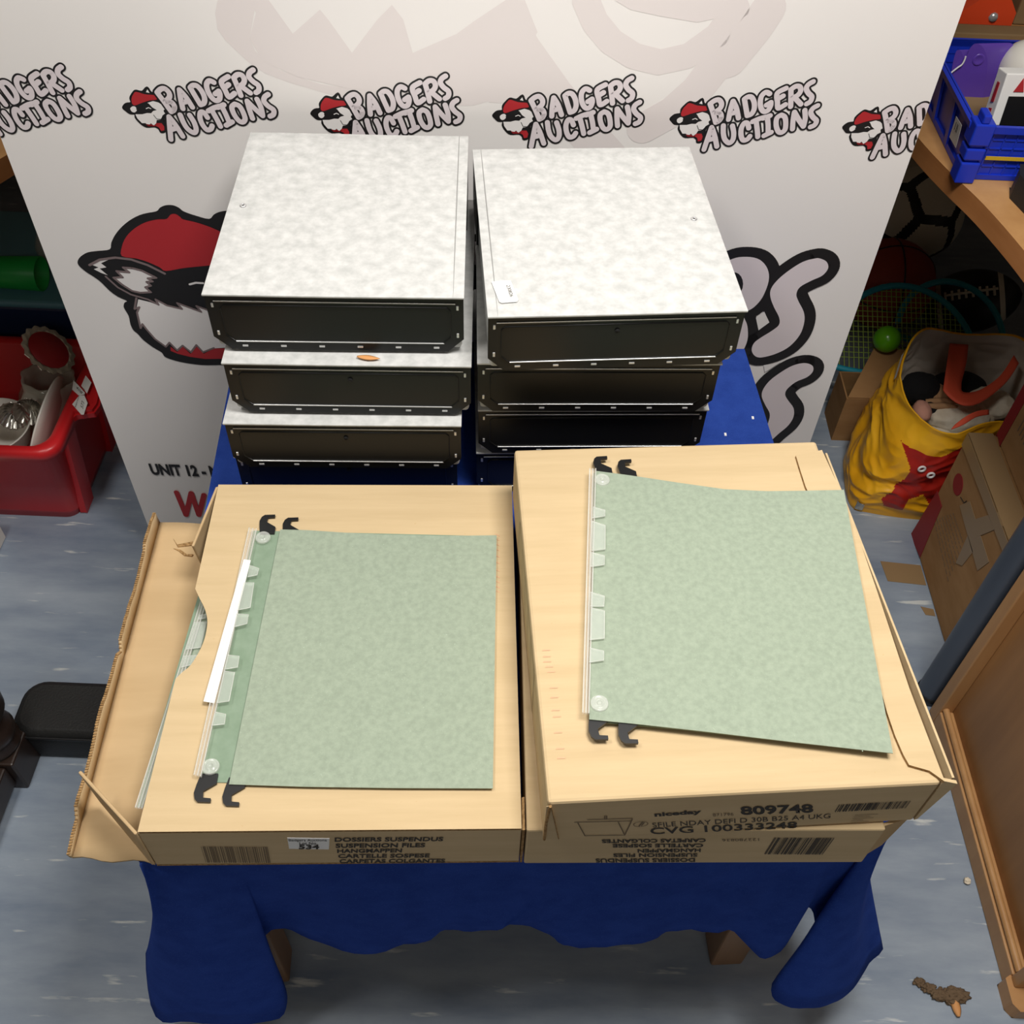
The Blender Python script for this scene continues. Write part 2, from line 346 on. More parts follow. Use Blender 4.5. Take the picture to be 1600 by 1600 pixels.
# the large emblem
mb=MB()
EX,EW=(-0.596,0.6335); ca,sa=5.72*math.cos(math.radians(-15.9)),5.72*math.sin(math.radians(-15.9))
T=lambda p:(p[0]*ca-p[1]*sa+EX,p[0]*sa+p[1]*ca+EW)
big=[(-0.5972,0.6337),(-0.591,0.6414),(-0.5795,0.6482),(-0.5646,0.6508),(-0.5492,0.6535),(-0.5445,0.6638),(-0.5355,0.6769),(-0.5228,0.6898),(-0.5076,0.7009),(-0.492,0.7082),(-0.4741,0.7124),(-0.4683,0.7178),(-0.4598,0.7215),(-0.4507,0.7216),(-0.4438,0.7179),(-0.4388,0.7127),(-0.4247,0.7068),(-0.4087,0.7023),(-0.4012,0.709),(-0.3911,0.7136),(-0.3773,0.7139),(-0.364,0.7017),(-0.3608,0.6837),(-0.349,0.6598),(-0.3333,0.6373),(-0.3139,0.6142),(-0.3034,0.5944),(-0.3088,0.5781),(-0.3295,0.5612),(-0.344,0.5419),(-0.3551,0.5136),(-0.3626,0.4868),(-0.3801,0.4637),(-0.4064,0.454),(-0.4418,0.4535),(-0.4683,0.4531),(-0.4938,0.4574),(-0.5102,0.4629),(-0.5194,0.4685),(-0.5219,0.4764),(-0.5325,0.4864),(-0.5431,0.4996),(-0.5481,0.5106),(-0.5525,0.517),(-0.554,0.5278),(-0.5527,0.5428),(-0.5556,0.5574),(-0.5526,0.5658),(-0.5485,0.569),(-0.559,0.576),(-0.5678,0.586),(-0.5754,0.5999),(-0.5827,0.6087),(-0.5915,0.6173),(-0.5976,0.6269)]
mb.flat(smooth(big,3,True),-.0006,0)
mb.flat([(-0.5319,0.5723),(-0.5166,0.5674),(-0.5061,0.5624),(-0.5079,0.5727),(-0.4945,0.5626),(-0.482,0.5587),(-0.475,0.5567),(-0.4794,0.567),(-0.4653,0.5589),(-0.4492,0.5519),(-0.4538,0.5622),(-0.4425,0.5562),(-0.4233,0.5512),(-0.3897,0.5518),(-0.3926,0.5828),(-0.3987,0.6128),(-0.3771,0.6249),(-0.3484,0.6017),(-0.3216,0.582),(-0.3475,0.5525),(-0.3609,0.5201),(-0.3827,0.491),(-0.4179,0.4882),(-0.4444,0.4855),(-0.4615,0.4785),(-0.4683,0.4919),(-0.4789,0.4782),(-0.4884,0.4905),(-0.4982,0.4813),(-0.5062,0.4958),(-0.5132,0.4878),(-0.5254,0.5021),(-0.5332,0.5195),(-0.5367,0.5292),(-0.5411,0.5216),(-0.5393,0.5493),(-0.5336,0.5589),(-0.5386,0.5556)],-.0009,3)
mb.flat(smooth([(-0.536,0.6433),(-0.5318,0.6585),(-0.5224,0.6735),(-0.5082,0.6865),(-0.492,0.6958),(-0.4754,0.7005),(-0.4637,0.7013),(-0.4568,0.708),(-0.4504,0.709),(-0.4452,0.7047),(-0.4421,0.7011),(-0.4239,0.6961),(-0.4011,0.6857),(-0.3819,0.6704),(-0.3716,0.6575),(-0.3706,0.6443),(-0.3916,0.6344),(-0.4246,0.6299),(-0.4576,0.6255),(-0.483,0.6202),(-0.4897,0.6259),(-0.5037,0.6343),(-0.5183,0.6398)],3,True),-.0009,2)
mb.flat([(-0.5389,0.6251),(-0.527,0.6243),(-0.5151,0.6206),(-0.4985,0.6091),(-0.5101,0.6079),(-0.5048,0.6031),(-0.5132,0.6019),(-0.5089,0.596),(-0.517,0.5929),(-0.5116,0.5849),(-0.5258,0.5836),(-0.5366,0.5865),(-0.5471,0.5964),(-0.5562,0.6081),(-0.5437,0.6093),(-0.5493,0.619),(-0.5328,0.6174)],-.0009,3)
mb.flat([(-0.581,0.6292),(-0.5721,0.6351),(-0.5548,0.6373),(-0.5668,0.6313),(-0.5614,0.6247),(-0.5708,0.6226),(-0.5632,0.612),(-0.5711,0.6157),(-0.5791,0.6215),(-0.5719,0.6245)],-.0009,3)
mb.flat([(-0.5063,0.4879),(-0.499,0.4779),(-0.4889,0.4882),(-0.4805,0.4748),(-0.4679,0.4892),(-0.4613,0.4751),(-0.4444,0.4855),(-0.4183,0.4859),(-0.3835,0.4865),(-0.3741,0.4798),(-0.3863,0.4694),(-0.4218,0.4665),(-0.4606,0.4652),(-0.4826,0.469),(-0.4988,0.4745),(-0.508,0.48)],-.0009,2)
for s,r in (([(-0.5828,0.6282),(-0.5668,0.6371),(-0.5451,0.6409),(-0.5251,0.6382),(-0.5049,0.6295),(-0.4855,0.6162)],.0018),([(-0.5662,0.6099),(-0.5547,0.5922),(-0.5398,0.5804),(-0.5186,0.5725),(-0.5059,0.5635),(-0.5079,0.5727),(-0.4945,0.5626),(-0.475,0.5567),(-0.4794,0.567),(-0.4492,0.5519),(-0.4538,0.5622),(-0.4393,0.5552)],.0014),
  ([(-0.5339,0.5743),(-0.5411,0.5556),(-0.5336,0.5589),(-0.5393,0.5493),(-0.5411,0.5216),(-0.5367,0.5292),(-0.5332,0.5195),(-0.5254,0.5021),(-0.5132,0.4878),(-0.5062,0.4958),(-0.4982,0.4813),(-0.4884,0.4905),(-0.4789,0.4782),(-0.4683,0.4919),(-0.4615,0.4785),(-0.4442,0.4867)],.0014),
  ([(-0.5389,0.6251),(-0.527,0.6243),(-0.5151,0.6206),(-0.4985,0.6091),(-0.5101,0.6079),(-0.5048,0.6031),(-0.5132,0.6019),(-0.5089,0.596),(-0.517,0.5929),(-0.5116,0.5849),(-0.5258,0.5836),(-0.5366,0.5865),(-0.5471,0.5964),(-0.5562,0.6081),(-0.5437,0.6093),(-0.5493,0.619),(-0.5328,0.6174),(-0.5389,0.6251)],.0016)):
    mb.stroke(s,r,-.0012,4)
mb.stroke([(-0.4552,0.5989),(-0.4465,0.6017),(-0.4368,0.6012)],.0016,-.0012,3)
mb.flat([(-0.3155,0.6023),(-0.3034,0.5944),(-0.3122,0.578),(-0.3269,0.5798)],-.0012,0)
mb.build('emblem_print',PM,ban)
mb=MB()
wordmark(mb,T,.0182,.0300,-.0008,skip=(5,6,14))
# R, S and S as they show beside the boxes
def letter(fill,holes=()):
    F=smooth(fill,4,True); mb.flat(F,-.00115,1)
    for h in holes: mb.flat(h,-.00125,0)
    mb.stroke(F+[F[0]],.0158,-.00105,0)
letter([(0.2711,0.6376),(0.2839,0.653),(0.3028,0.6568),(0.3214,0.6525),(0.3355,0.6376),(0.3413,0.6174),(0.3387,0.5905),(0.3302,0.5728),(0.3184,0.5599),(0.3277,0.5394),(0.3331,0.5129),(0.3285,0.4884),(0.3162,0.4854),(0.3025,0.5125),(0.2883,0.5439),(0.2714,0.5918)],[el((0.2931,0.6099),.014,.022,.2)])
letter([(0.3955,0.6556),(0.3811,0.6501),(0.3664,0.6369),(0.3541,0.6212),(0.3476,0.6054),(0.3498,0.5907),(0.3588,0.5733),(0.37,0.5556),(0.373,0.5427),(0.366,0.5321),(0.3521,0.5186),(0.3438,0.5077),(0.3434,0.4941),(0.351,0.4832),(0.3622,0.4811),(0.382,0.4892),(0.398,0.5031),(0.4077,0.5248),(0.4082,0.5485),(0.4027,0.5664),(0.3912,0.5839),(0.3852,0.5962),(0.3873,0.6085),(0.4006,0.6196),(0.4135,0.6282),(0.4183,0.6402),(0.4135,0.6506),(0.4033,0.6558)])
letter([(0.4273,0.471),(0.4112,0.4659),(0.3967,0.4529),(0.3831,0.4354),(0.377,0.4177),(0.378,0.4028),(0.3875,0.3848),(0.3984,0.3665),(0.4002,0.3477),(0.3982,0.3252),(0.3993,0.309),(0.4117,0.3058),(0.4221,0.3223),(0.4338,0.3418),(0.4374,0.3608),(0.4329,0.3793),(0.4214,0.3944),(0.4137,0.4063),(0.4136,0.4182),(0.4234,0.4331),(0.4385,0.4435),(0.4444,0.4551),(0.4404,0.4664)])
mb.flat([(0.3465,0.5655),(0.358,0.5464),(0.3455,0.5318),(0.3369,0.5543)],-.0013,3)
mb.flat([(0.3672,0.4661),(0.382,0.4697),(0.393,0.4741),(0.3781,0.4583),(0.3719,0.4525)],-.0013,3)
mb.build('wordmark_print',PM,ban)
# faint watermark across the top
mb=MB()
mb.flat(smooth([(-0.3454,0.9775),(-0.3245,0.978),(-0.3041,0.975),(-0.3175,0.9364),(-0.3036,0.9112),(-0.2695,0.8932),(-0.2153,0.8809),(-0.1587,0.8917),(-0.1245,0.9112),(-0.1019,0.9337),(-0.0304,0.9843),(-0.0164,0.9846),(-0.0009,0.9502),(0.0385,0.8995),(0.0675,0.8651),(0.0102,0.8679),(-0.0392,0.8708),(-0.0657,0.8624),(-0.1226,0.8613),(-0.1981,0.8637),(-0.2529,0.8782),(-0.3059,0.8962),(-0.3344,0.9216),(-0.3514,0.9463)],2,True),-.0001)
mb.flat([(-0.0164,0.9846),(0.0067,0.9432),(0.0465,0.892),(0.0884,0.8453),(0.1281,0.8042),(0.1162,0.804),(0.0647,0.803),(0.0349,0.8361),(0.0027,0.8638),(-0.0467,0.8667),(-0.1349,0.9239),(-0.0799,0.9485)],-.00013)
mb.flat([(-0.3175,0.9364),(-0.3058,0.9647),(-0.3105,0.9783),(-0.2896,0.9787),(-0.2683,0.9428),(-0.2349,0.9697),(-0.2272,0.9595),(-0.204,0.9225),(-0.1722,0.9606),(-0.1553,0.9765),(-0.1438,0.9612),(-0.1349,0.9239),(-0.0799,0.9485),(-0.0304,0.9843),(-0.0093,0.9848),(0.0063,0.9503),(-0.0282,0.8866),(-0.1035,0.8695),(-0.2153,0.8809),(-0.2695,0.8932),(-0.3072,0.9112)],-.00016)
mb.stroke([(0.0575,0.9862),(0.0702,0.9623),(0.0903,0.9413),(0.1177,0.9255),(0.1481,0.9187),(0.1802,0.9268),(0.2091,0.951),(0.2253,0.9795)],.015,-.00019)
mb.stroke([(0.1397,0.8381),(0.1717,0.8591),(0.1978,0.8873),(0.215,0.9182),(0.2291,0.9222),(0.2511,0.959),(0.2609,0.9803)],.02,-.00022)
mb.flat([(0.0892,0.9869),(0.2163,0.9896),(0.216,0.9724),(0.1849,0.9647),(0.1409,0.9708),(0.108,0.977)],-.00025)
o=mb.build('watermark_print',BFAINT,ban)
def T2(px): return (px[0],-.0016,px[1])
a=(-0.5982,0.2139); b=(-0.4867,0.209); c=(-0.5896,0.2416)
text('UNIT 12 - N',T2(a),(b[0]-a[0],0,b[1]-a[1]),(0,0,c[1]-a[1]),BBLK,ban,'address_print',bold=.045)
mb=MB()
Wp=[(-0.5677,0.1715),(-0.5644,0.1118),(-0.5433,0.1701),(-0.5423,0.1121),(-0.5228,0.1655)]
for a,b in zip(Wp,Wp[1:]): mb.stroke([a,b],.0045,-.0016)
mb.stroke([(-0.5046,0.1706),(-0.4985,0.169)],.0045,-.0016)
mb.build('slogan_print',BRED,ban)
# ---------------------------------------------------------------- table and cloth
TF=Vector((-.3232,.3532,0)); TX=Vector((.9964,.0847,0)); TY=Vector((-.0847,.9964,0)); TWD=.6965; TDP=.692
def TP(a,b,z): return TF+TX*a+TY*b+Vector((0,0,z))
tb=thing('side_table','small square brown wooden table standing under the blue cloth','table',tuple(TF+TX*TWD/2+TY*TDP/2),4.86)
mb=MB(); mb.hexa([TP(a,b,z) for z in (.522,.5465) for a,b in ((.004,.004),(TWD-.004,.004),(TWD-.004,TDP-.004),(.004,TDP-.004))]); mb.build('tabletop',TLEG,tb,bevel=.004,world=True)
for a,b in ((.01,.05),(TWD-.068,.045),(.01,TDP-.08),(TWD-.068,TDP-.08)):
    mb=MB(); mb.hexa([TP(a+x,b+y,z) for z in (0,.522) for x,y in ((0,0),(.044,0),(.044,.044),(0,.044))]); mb.build('leg',TLEG,tb,bevel=.003,world=True)
mb=MB()
for p,q in (((.05,.06),(TWD-.06,.075)),((.05,TDP-.07),(TWD-.06,TDP-.055)),((.02,.09),(.035,TDP-.08)),((TWD-.045,.09),(TWD-.03,TDP-.08))):
    mb.hexa([TP(x,y,z) for z in (.45,.522) for x,y in ((p[0],p[1]),(q[0],p[1]),(q[0],q[1]),(p[0],q[1]))])
mb.build('apron',TLEG,tb,world=True)
# cloth: columns from the table edge down to the hem, left side > front > right side
cols=[]
def colm(top,hem,mid=.0): cols.append((top,Vector(hem),mid))
for t,z in ((.9,.3),(.6,.27),(.3,.25),(.1,.235)): colm(TP(0,TDP*t,.549),TP(-.055,TDP*t-.01,z))
colm(TP(0,.0,.549),(-0.4078,0.375,0.2059))
colm(TP(.004,0,.549),(-0.4247,0.345,0.0547))
colm(TP(.02,0,.549),(-0.3662,0.33,0.0992))
colm(TP(.04,0,.549),(-0.3117,0.33,0.096))
colm(TP(.06,0,.549),(-0.2659,0.345,0.0727))
colm(TP(.073,0,.549),(-0.2529,0.36,0.1158))
colm(TP(.083,0,.549),(-0.2599,0.375,0.1825))
colm(TP(.090,0,.549),(-0.2699,0.385,0.2327))
colm(TP(.113,0,.549),(-0.2554,0.384,0.2724))
colm(TP(.14,0,.549),(-0.2319,0.38,0.2998))
for a,h in ((0.19,(-0.1954,0.374,0.2761)),(0.24,(-0.1441,0.366,0.2662)),(0.29,(-0.1008,0.374,0.2814)),(0.32,(-0.0767,0.377,0.2837)),(0.345,(-0.0549,0.382,0.3111)),(0.365,(-0.0337,0.382,0.3095)),(0.395,(0.0029,0.38,0.3241)),(0.415,(0.0217,0.378,0.3503)),(0.45,(0.0539,0.38,0.3241)),(0.47,(0.077,0.378,0.2912)),(0.495,(0.1026,0.378,0.2836)),(0.525,(0.1352,0.382,0.2817)),(0.555,(0.175,0.388,0.2832)),(0.575,(0.1905,0.392,0.3026)),(0.6,(0.2189,0.395,0.3054)),(0.62,(0.2464,0.397,0.2923)),(0.635,(0.2682,0.397,0.2991)),(0.65,(0.3073,0.388,0.2443)),(0.662,(0.3294,0.392,0.257)),(0.67,(0.3359,0.402,0.3132)),(0.676,(0.3417,0.412,0.3452))):
    colm(TP(a,0,.549),h)
colm(TP(.68,0,.549),(0.3824,0.43,0.2296))
colm(TP(.683,0,.549),(0.3769,0.42,0.1861))
colm(TP(.686,0,.549),(0.3411,0.385,0.1567))
colm(TP(.689,0,.549),(0.353,0.37,0.133))
colm(TP(.692,0,.549),(0.3848,0.365,0.1345))
colm(TP(.695,0,.549),(0.4207,0.375,0.1242))
colm(TP(TWD,.001,.549),(0.4464,0.39,0.1327))
colm(TP(TWD,.015,.549),(0.4598,0.41,0.1685))
colm(TP(TWD,.04,.549),(0.473,0.43,0.1905))
for t,z in ((.12,.23),(.3,.245),(.6,.27),(.9,.3)): colm(TP(TWD,TDP*t,.549),TP(TWD+.055,TDP*t-.01,z))
nr=12
rows=[]
tops=[Vector(c[0]) for c in cols]; hems=[Vector(c[1]) for c in cols]
n=len(cols); pts=[(tuple(t)+tuple(h)) for t,h in zip(tops,hems)]
fine=smooth(pts,4)
G=[]
for i in range(nr+1):
    t=i/nr; row=[]
    for k,p in enumerate(fine):
        a=Vector(p[:3]); b=Vector(p[3:])
        q=a.lerp(b,t)
        # the cloth rolls over the edge, then falls
        f=t**1.35
        q.x=a.x+(b.x-a.x)*f; q.y=a.y+(b.y-a.y)*f
        nv=noise.noise(Vector((k*.11,t*1.6,2.1)))
        q.y-=nv*.006*math.sin(PI*t); q.x+=nv*.004*math.sin(PI*t)
        if i==nr: q.z+=.002*math.sin(k*1.7)
        row.append(q)
    G.append(row)
mb=MB()
mb.grid([[p for p in r] for r in G],0,True)
mb.hexa([TP(a,b,z) for z in (.5468,.5498) for a,b in ((-.001,-.001),(TWD+.001,-.001),(TWD+.001,TDP+.002),(-.001,TDP+.002))])
back=[]
for i in range(7):
    t=i/6; back.append([TP(TWD*k/20,TDP+.002+.012*t+.006*math.sin(k*.9)*t,.549-.25*t) for k in range(21)])
mb.grid(back,0,True)
cl=mb.build('tablecloth',BLUE,solid=.0015); tag(cl,'royal blue cloth draped over the small table, with a ragged hanging hem','tablecloth')
recentre(cl)

# ---------------------------------------------------------------- cardboard cartons
def slab(mb,pts,th,m=0,ms=None): return mb.prism(pts,(0,0,th),m,ms)
# left carton, its left end open
W,D,H=.3265,.398,.074
lc=thing('cardboard_carton','left brown suspension file carton, its left end open with the flap folded down','carton',(-0.3065,0.3475,0.55),3)
arc=[(0.003,0.2553),(0.0096,0.2434),(0.0169,0.2308),(0.0217,0.2177),(0.0231,0.2048),(0.0226,0.1914),(0.0196,0.1775),(0.0147,0.1645),(0.0083,0.1568),(0.0037,0.1498)]
TL=(0.0026,0.3962); FL=(0.001,0.0005)
mb=MB(); top=[(FL[0],0),(W,0),(W,D),(TL[0],D)]+smooth(arc,3); slab(mb,[(p[0],p[1],H-.003) for p in top],.003,0,1); mb.build('top_panel',[CARD,CARDEDGE],lc,bevel=.0012,angle=1.2)
mb=MB(); slab(mb,[(x,y,.0005) for x,y in ((0,0),(W,0),(W,D),(0,D))],.003,0,1)
mb.box((0,0,.0035),(W,.003,H-.003)); mb.box((0,D-.003,.0035),(W,D,H-.003)); mb.box((W-.003,.003,.0035),(W,D-.003,H-.003)); mb.build('walls',[CARD,CARDEDGE],lc,bevel=.001)
# flap lying open to the left with its torn lip
fa=(-0.0814,0.0112); fb=(-0.0793,0.4022)
mb=MB(); lf=[]
fl=[(-.001,0,.0035),(-.001,D,.0035)]
n=24
top=[];bot=[]
for k in range(n+1):
    t=k/n; y=t*D
    xo=fa[0]+(fb[0]-fa[0])*t
    yo=fa[1]+(fb[1]-fa[1])*t
    rowx=[]
    for j in range(9):
        u=j/8
        rowx.append(Vector((-.001+(xo+.001)*u,y+(yo-y)*u+.002*math.sin(9*u)*(1 if k==0 else 0),.0035-.012*u*u*(1-t)+.001*math.sin(u*6+t*4))))
    top.append(rowx)
mb.grid(top,0,True)
mb.build('open_flap',[CARDIN],lc,solid=.003)
mb=MB(); lip=[]
for k in range(n*2+1):
    t=k/(n*2); r=top[min(int(t*n),n-1)][-1].lerp(top[min(int(t*n)+1,n)][-1],t*n-min(int(t*n),n-1))
    h=.016+.002*math.sin(t*23)+.0018*random.random()-(.009 if .53<t<.56 else 0)-(.010 if t<.09 else 0)+(.004 if t>.86 else 0)
    lip.append((r,h))
A=[[r+Vector((0,0,0)) for r,h in lip],[r+Vector((-.001,0,h*.55)) for r,h in lip],[r+Vector((-.0012,0,h)) for r,h in lip]]
mb.grid(A,0,True)
mb.build('torn_lip',[CARDIN],lc,solid=.0028)
mb=MB()
for k in range(0,n*2): # ragged corrugation along the torn lip
    r,h=lip[k]; r2,h2=lip[k+1]
    for q in range(3):
        t=q/3; p=r.lerp(r2,t); hh=h+(h2-h)*t
        mb.box((p.x-.0028,p.y,p.z+hh-.0008),(p.x+.0002,p.y+.0019,p.z+hh+.0012))
mb.build('torn_edge',[CARDEDGE],lc)
# dust flaps
def stand(mb,base,tops,th=.003):
    b=[Vector((p[0],p[1],p[2])) for p in base]; t=[Vector(p) for p in tops]
    d=(b[1]-b[0]); nn=Vector((-d.y,d.x,0)).normalized()*th
    mb.hexa([b[0],b[1],b[1]+nn,b[0]+nn,t[0],t[1],t[1]+nn,t[0]+nn])
f1=(-0.0648,0.0619,0.065)
mb=MB(); stand(mb,[(0,.0,.006),(f1[0]+.006,f1[1]-.004,.012)],[(FL[0],.0,H-.001),f1]); mb.build('front_dust_flap',[CARDIN],lc,bevel=.0012)
f2=(-0.0084,0.311,0.074)
mb=MB(); stand(mb,[(f2[0]+.004,f2[1]+.004,.01),(-.0005,D-.002,.006)],[f2,(TL[0],D-.002,H-.001)]); mb.build('rear_dust_flap',[CARDIN],lc,bevel=.0012)
mb=MB()
ta=[(-0.0575,0.3762),(-0.0515,0.3678),(-0.0344,0.3725),(-0.0349,0.3669),(-0.0501,0.3641)]
mb.prism([(x,y,.0048) for x,y in ta],(0,0,.0015)); tb2=[(-0.0547,0.3622),(-0.0465,0.3604),(-0.0382,0.3539),(-0.0311,0.3539),(-0.032,0.3512),(-0.0407,0.3521),(-0.0483,0.3585)]
mb.prism([(x,y,.0048) for x,y in tb2],(0,0,.0015)); mb.build('torn_scrap',[CARDEDGE],lc)
# print on the front
def fr(m): return m
FT=-.0006
def ft(parent,body,a,b,c,m=INK,name='printed_text',bold=.0): # a lower left, b lower right, c upper left (front-face x,z)
    return text(body,(a[0],FT,a[1]),(b[0]-a[0],0,b[1]-a[1]),(c[0]-a[0],0,c[1]-a[1]),m,parent,name,bold)
def barcode(parent,a,b,c,n,m,seed=1,name='barcode'):
    rs=random.Random(seed); mb=MB(); x=0; bars=[]
    while x<1:
        wd=rs.choice((.006,.012,.02))*1.0; bars.append((x,min(x+wd,1))); x+=wd+rs.choice((.007,.012,.02))
    for u,v in bars:
        P=[(a[0]+(b[0]-a[0])*u,a[1]+(b[1]-a[1])*u),(a[0]+(b[0]-a[0])*v,a[1]+(b[1]-a[1])*v)]
        dz=(c[0]-a[0],c[1]-a[1])
        mb.poly([(P[0][0],FT,P[0][1]),(P[1][0],FT,P[1][1]),(P[1][0]+dz[0],FT,P[1][1]+dz[1]),(P[0][0]+dz[0],FT,P[0][1]+dz[1])])
    return mb.build(name,m,parent)
ft(lc,'DOSSIERS SUSPENDUS',(0.1646,0.0509),(0.2585,0.0502),(0.1656,0.0597),bold=.03)
ft(lc,'SUSPENSION FILES',(0.1641,0.0378),(0.2424,0.0374),(0.165,0.0468),bold=.03)
ft(lc,'HANGMAPPEN',(0.1644,0.0266),(0.2215,0.0266),(0.1652,0.035),bold=.03)
ft(lc,'CARTELLE SOSPESE',(0.164,0.0151),(0.2456,0.0146),(0.1649,0.0237),bold=.03)
ft(lc,'CARPETAS COLGANTES',(0.164,0.0035),(0.2591,0.0025),(0.1649,0.0122),bold=.03)
barcode(lc,(0.0453,0.0079),(0.1031,0.0057),(0.048,0.0433),30,INKF,3)
mb=MB(); q=[(0.1251,0.0606),(0.161,0.0584),(0.1579,0.0352),(0.1235,0.0374)]; mb.prism([(x,-.0003,z) for x,z in q],(0,-.0004,0)); st=mb.build('lot_sticker',PAPER,lc)
FT=-.0012
for body,a,b,c,bo in (('Badgers Auctions',(0.1257,0.0531),(0.1582,0.0524),(0.1259,0.0585),.01),('Lot No.',(0.1337,0.0468),(0.1492,0.0465),(0.1344,0.0523),.01),('534',(0.1319,0.0372),(0.1497,0.0368),(0.1332,0.0468),.03)):
    ft(st,body,a,b,c,INK,bold=bo)
FT=-.0006
mb=MB()
for pts in [[(0.3073,0.3268),(0.312,0.3241)],[(0.3072,0.3206),(0.3119,0.3179)],[(0.3071,0.3136),(0.3118,0.311)],[(0.3071,0.3066),(0.3118,0.304)],[(0.307,0.298),(0.3116,0.2955)],[(0.3069,0.2895),(0.3115,0.287)],[(0.3068,0.2794),(0.3114,0.2769)],[(0.3067,0.2711),(0.3113,0.2686)],[(0.3066,0.2645),(0.3112,0.2621)],[(0.3066,0.258),(0.3111,0.2555)],[(0.3065,0.2523),(0.311,0.2499)]]:
    mb.prism([(pts[0][0],pts[0][1],H+.0003),(pts[1][0],pts[1][1],H+.0003),(pts[1][0],pts[1][1]+.001,H+.0003),(pts[0][0],pts[0][1]+.001,H+.0003)],(0,0,.0001))
mb.build('red_scuff',INKR,lc)
# lower right carton
W2,D2=.312,.392
dc=thing('cardboard_carton','lower right brown carton with upside down printing, beneath a second carton','carton',(0.0238,0.3633,0.55),2.6)
mb=MB(); mb.box((0,0,.0005),(W2,D2,.0735)); mb.build('box_body',CARD,dc,bevel=.002)
mb=MB(); q=[(-0.0004,0.0119),(-0.0056,0.0808),(-0.0017,0.0795),(0.0042,0.0133)]
mb.prism([(x,.0008,z) for x,z in ((-.0035,.002),(-.0035,.072),(-.0012,.073),(-.0012,.002))],(0,.03,0)); mb.build('side_crease',CARDEDGE,dc)
for body,a,b,c in (('DOSSIERS SUSPENDUS',(0.1551,0.0136),(0.0644,0.0128),(0.1566,0.0048)),('SUSPENSION FILES',(0.1556,0.0245),(0.0795,0.0243),(0.1567,0.0166)),('HANGMAPPEN',(0.1567,0.0352),(0.1002,0.0341),(0.1578,0.0274)),('CARTELLE SOSPESE',(0.1572,0.0457),(0.0768,0.0455),(0.1582,0.038)),('CARPETAS COLGANTES',(0.1576,0.0567),(0.0663,0.0552),(0.1586,0.0491))):
    ft(dc,body,a,b,c,bold=.03)
ft(dc,'122780836',(0.2043,0.0571),(0.1718,0.0559),(0.2055,0.0516),INKF)
barcode(dc,(0.2164,0.0219),(0.2698,0.0208),(0.2176,0.0584),34,INK,7)
mb=MB(); q=[(0.3071,0.0271),(0.3062,0.074),(0.3125,0.07),(0.3184,0.0169)]
mb.prism([(W2,.004,.004),(W2+.018,.012,.012),(W2+.024,.012,.07),(W2,.004,.072)],(0,.003,0)); mb.build('end_flap',CARDIN,dc)
# upper right carton
W3,D3=.3235,.393
uc=thing('cardboard_carton','upper right brown carton resting on another carton, closed, with a printed file diagram','carton',(0.0381,0.3547,0.624),5.6)
mb=MB(); mb.box((0,0,.0),(W3,D3,.0735)); mb.build('box_body',CARD,uc,bevel=.003)
mb=MB(); tf=[(0.2946,0.37),(0.3245,0.3763),(0.3297,0.2936),(0.3271,0.1873),(0.3237,0.0876),(0.3246,-0.0007),(0.3152,0.0094),(0.2999,0.0154),(0.2981,0.0247),(0.2967,0.0425),(0.2968,0.0656),(0.2977,0.0793),(0.299,0.1387),(0.298,0.2189),(0.2966,0.2832),(0.2936,0.3264),(0.294,0.3488)]
mb.prism([(x,y,.0737) for x,y in tf],(0,0,.0032),0,1); mb.build('end_flap',[CARD,CARDEDGE],uc,bevel=.0006,angle=1)
mb=MB(); mb.prism([(W3+.0006,.0,.002),(W3+.0006,.0,.0765),(W3+.012,-.002,.0745),(W3+.003,.0,.004)],(0,.003,0)); mb.prism([(W3+.0006,.003,.0),(W3+.009,.003,.0755),(W3+.004,D3-.02,.0755),(W3+.0006,D3-.01,.0)],(.002,0,0)); mb.build('end_panel',CARD,uc)
mb=MB(); mb.prism([(.0,-.0004,.004),(-.0012,-.0025,.072),(.003,-.0025,.0735),(.013,-.0004,.003)],(0,.0004,0),1); mb.tube([(.0005,-.0015,.006),(.0002,-.0022,.04),(.0018,-.003,.0735)],.0013,6); mb.tube([(.0025,-.003,.0735),(.013,-.0008,.004)],.0005,6); mb.build('corner_fold',[CARDEDGE,CARD],uc)
def uft(*a,**k): return ft(uc,*a,**k)
uft('809748',(0.1651,0.0316),(0.2276,0.0291),(0.1603,0.0488),bold=.03)
uft('niceday',(0.0913,0.0355),(0.1304,0.037),(0.0894,0.0456),bold=.04)
uft('871796',(0.141,0.032),(0.1585,0.0318),(0.1397,0.0378),m=INKF)
uft('SFILE NDAY DEFI D 30B B25 A4 UKG',(0.0922,0.0164),(0.2455,0.0162),(0.0902,0.0256))
uft('CVG 100333248',(0.0925,0.002),(0.2207,-0.0009),(0.0896,0.0154),bold=.015)
barcode(uc,(0.2461,0.0282),(0.3078,0.0284),(0.2461,0.0425),40,INK,11)
mb=MB()
def ln(*P,r=.0005): mb.stroke(P,r,FT,0)
for P in [[(0.0245,0.0349),(0.0713,0.0317)],[(0.0348,0.0386),(0.0724,0.0366)],[(0.0272,0.0333),(0.0353,0.0066)],[(0.0613,0.0304),(0.0697,0.0036)],[(0.0697,0.0036),(0.0725,0.0353)],[(0.0353,0.0066),(0.0697,0.0036)],[(0.0486,0.0444),(0.0492,0.0381)],[(0.0502,0.0442),(0.0508,0.0379)]]: ln(*P,r=.0005)
o1=(0.0809,0.0242)
mb.stroke([(o1[0]+.006*math.cos(2*PI*k/24),o1[1]+.005*math.sin(2*PI*k/24)) for k in range(25)],.0003,FT); ln((o1[0]-.001,o1[1]-.004),(o1[0]+.001,o1[1]+.004)); ln((o1[0]+.001,o1[1]-.003),(o1[0]+.0025,o1[1]+.003))
mb.build('file_diagram',INKF,uc)
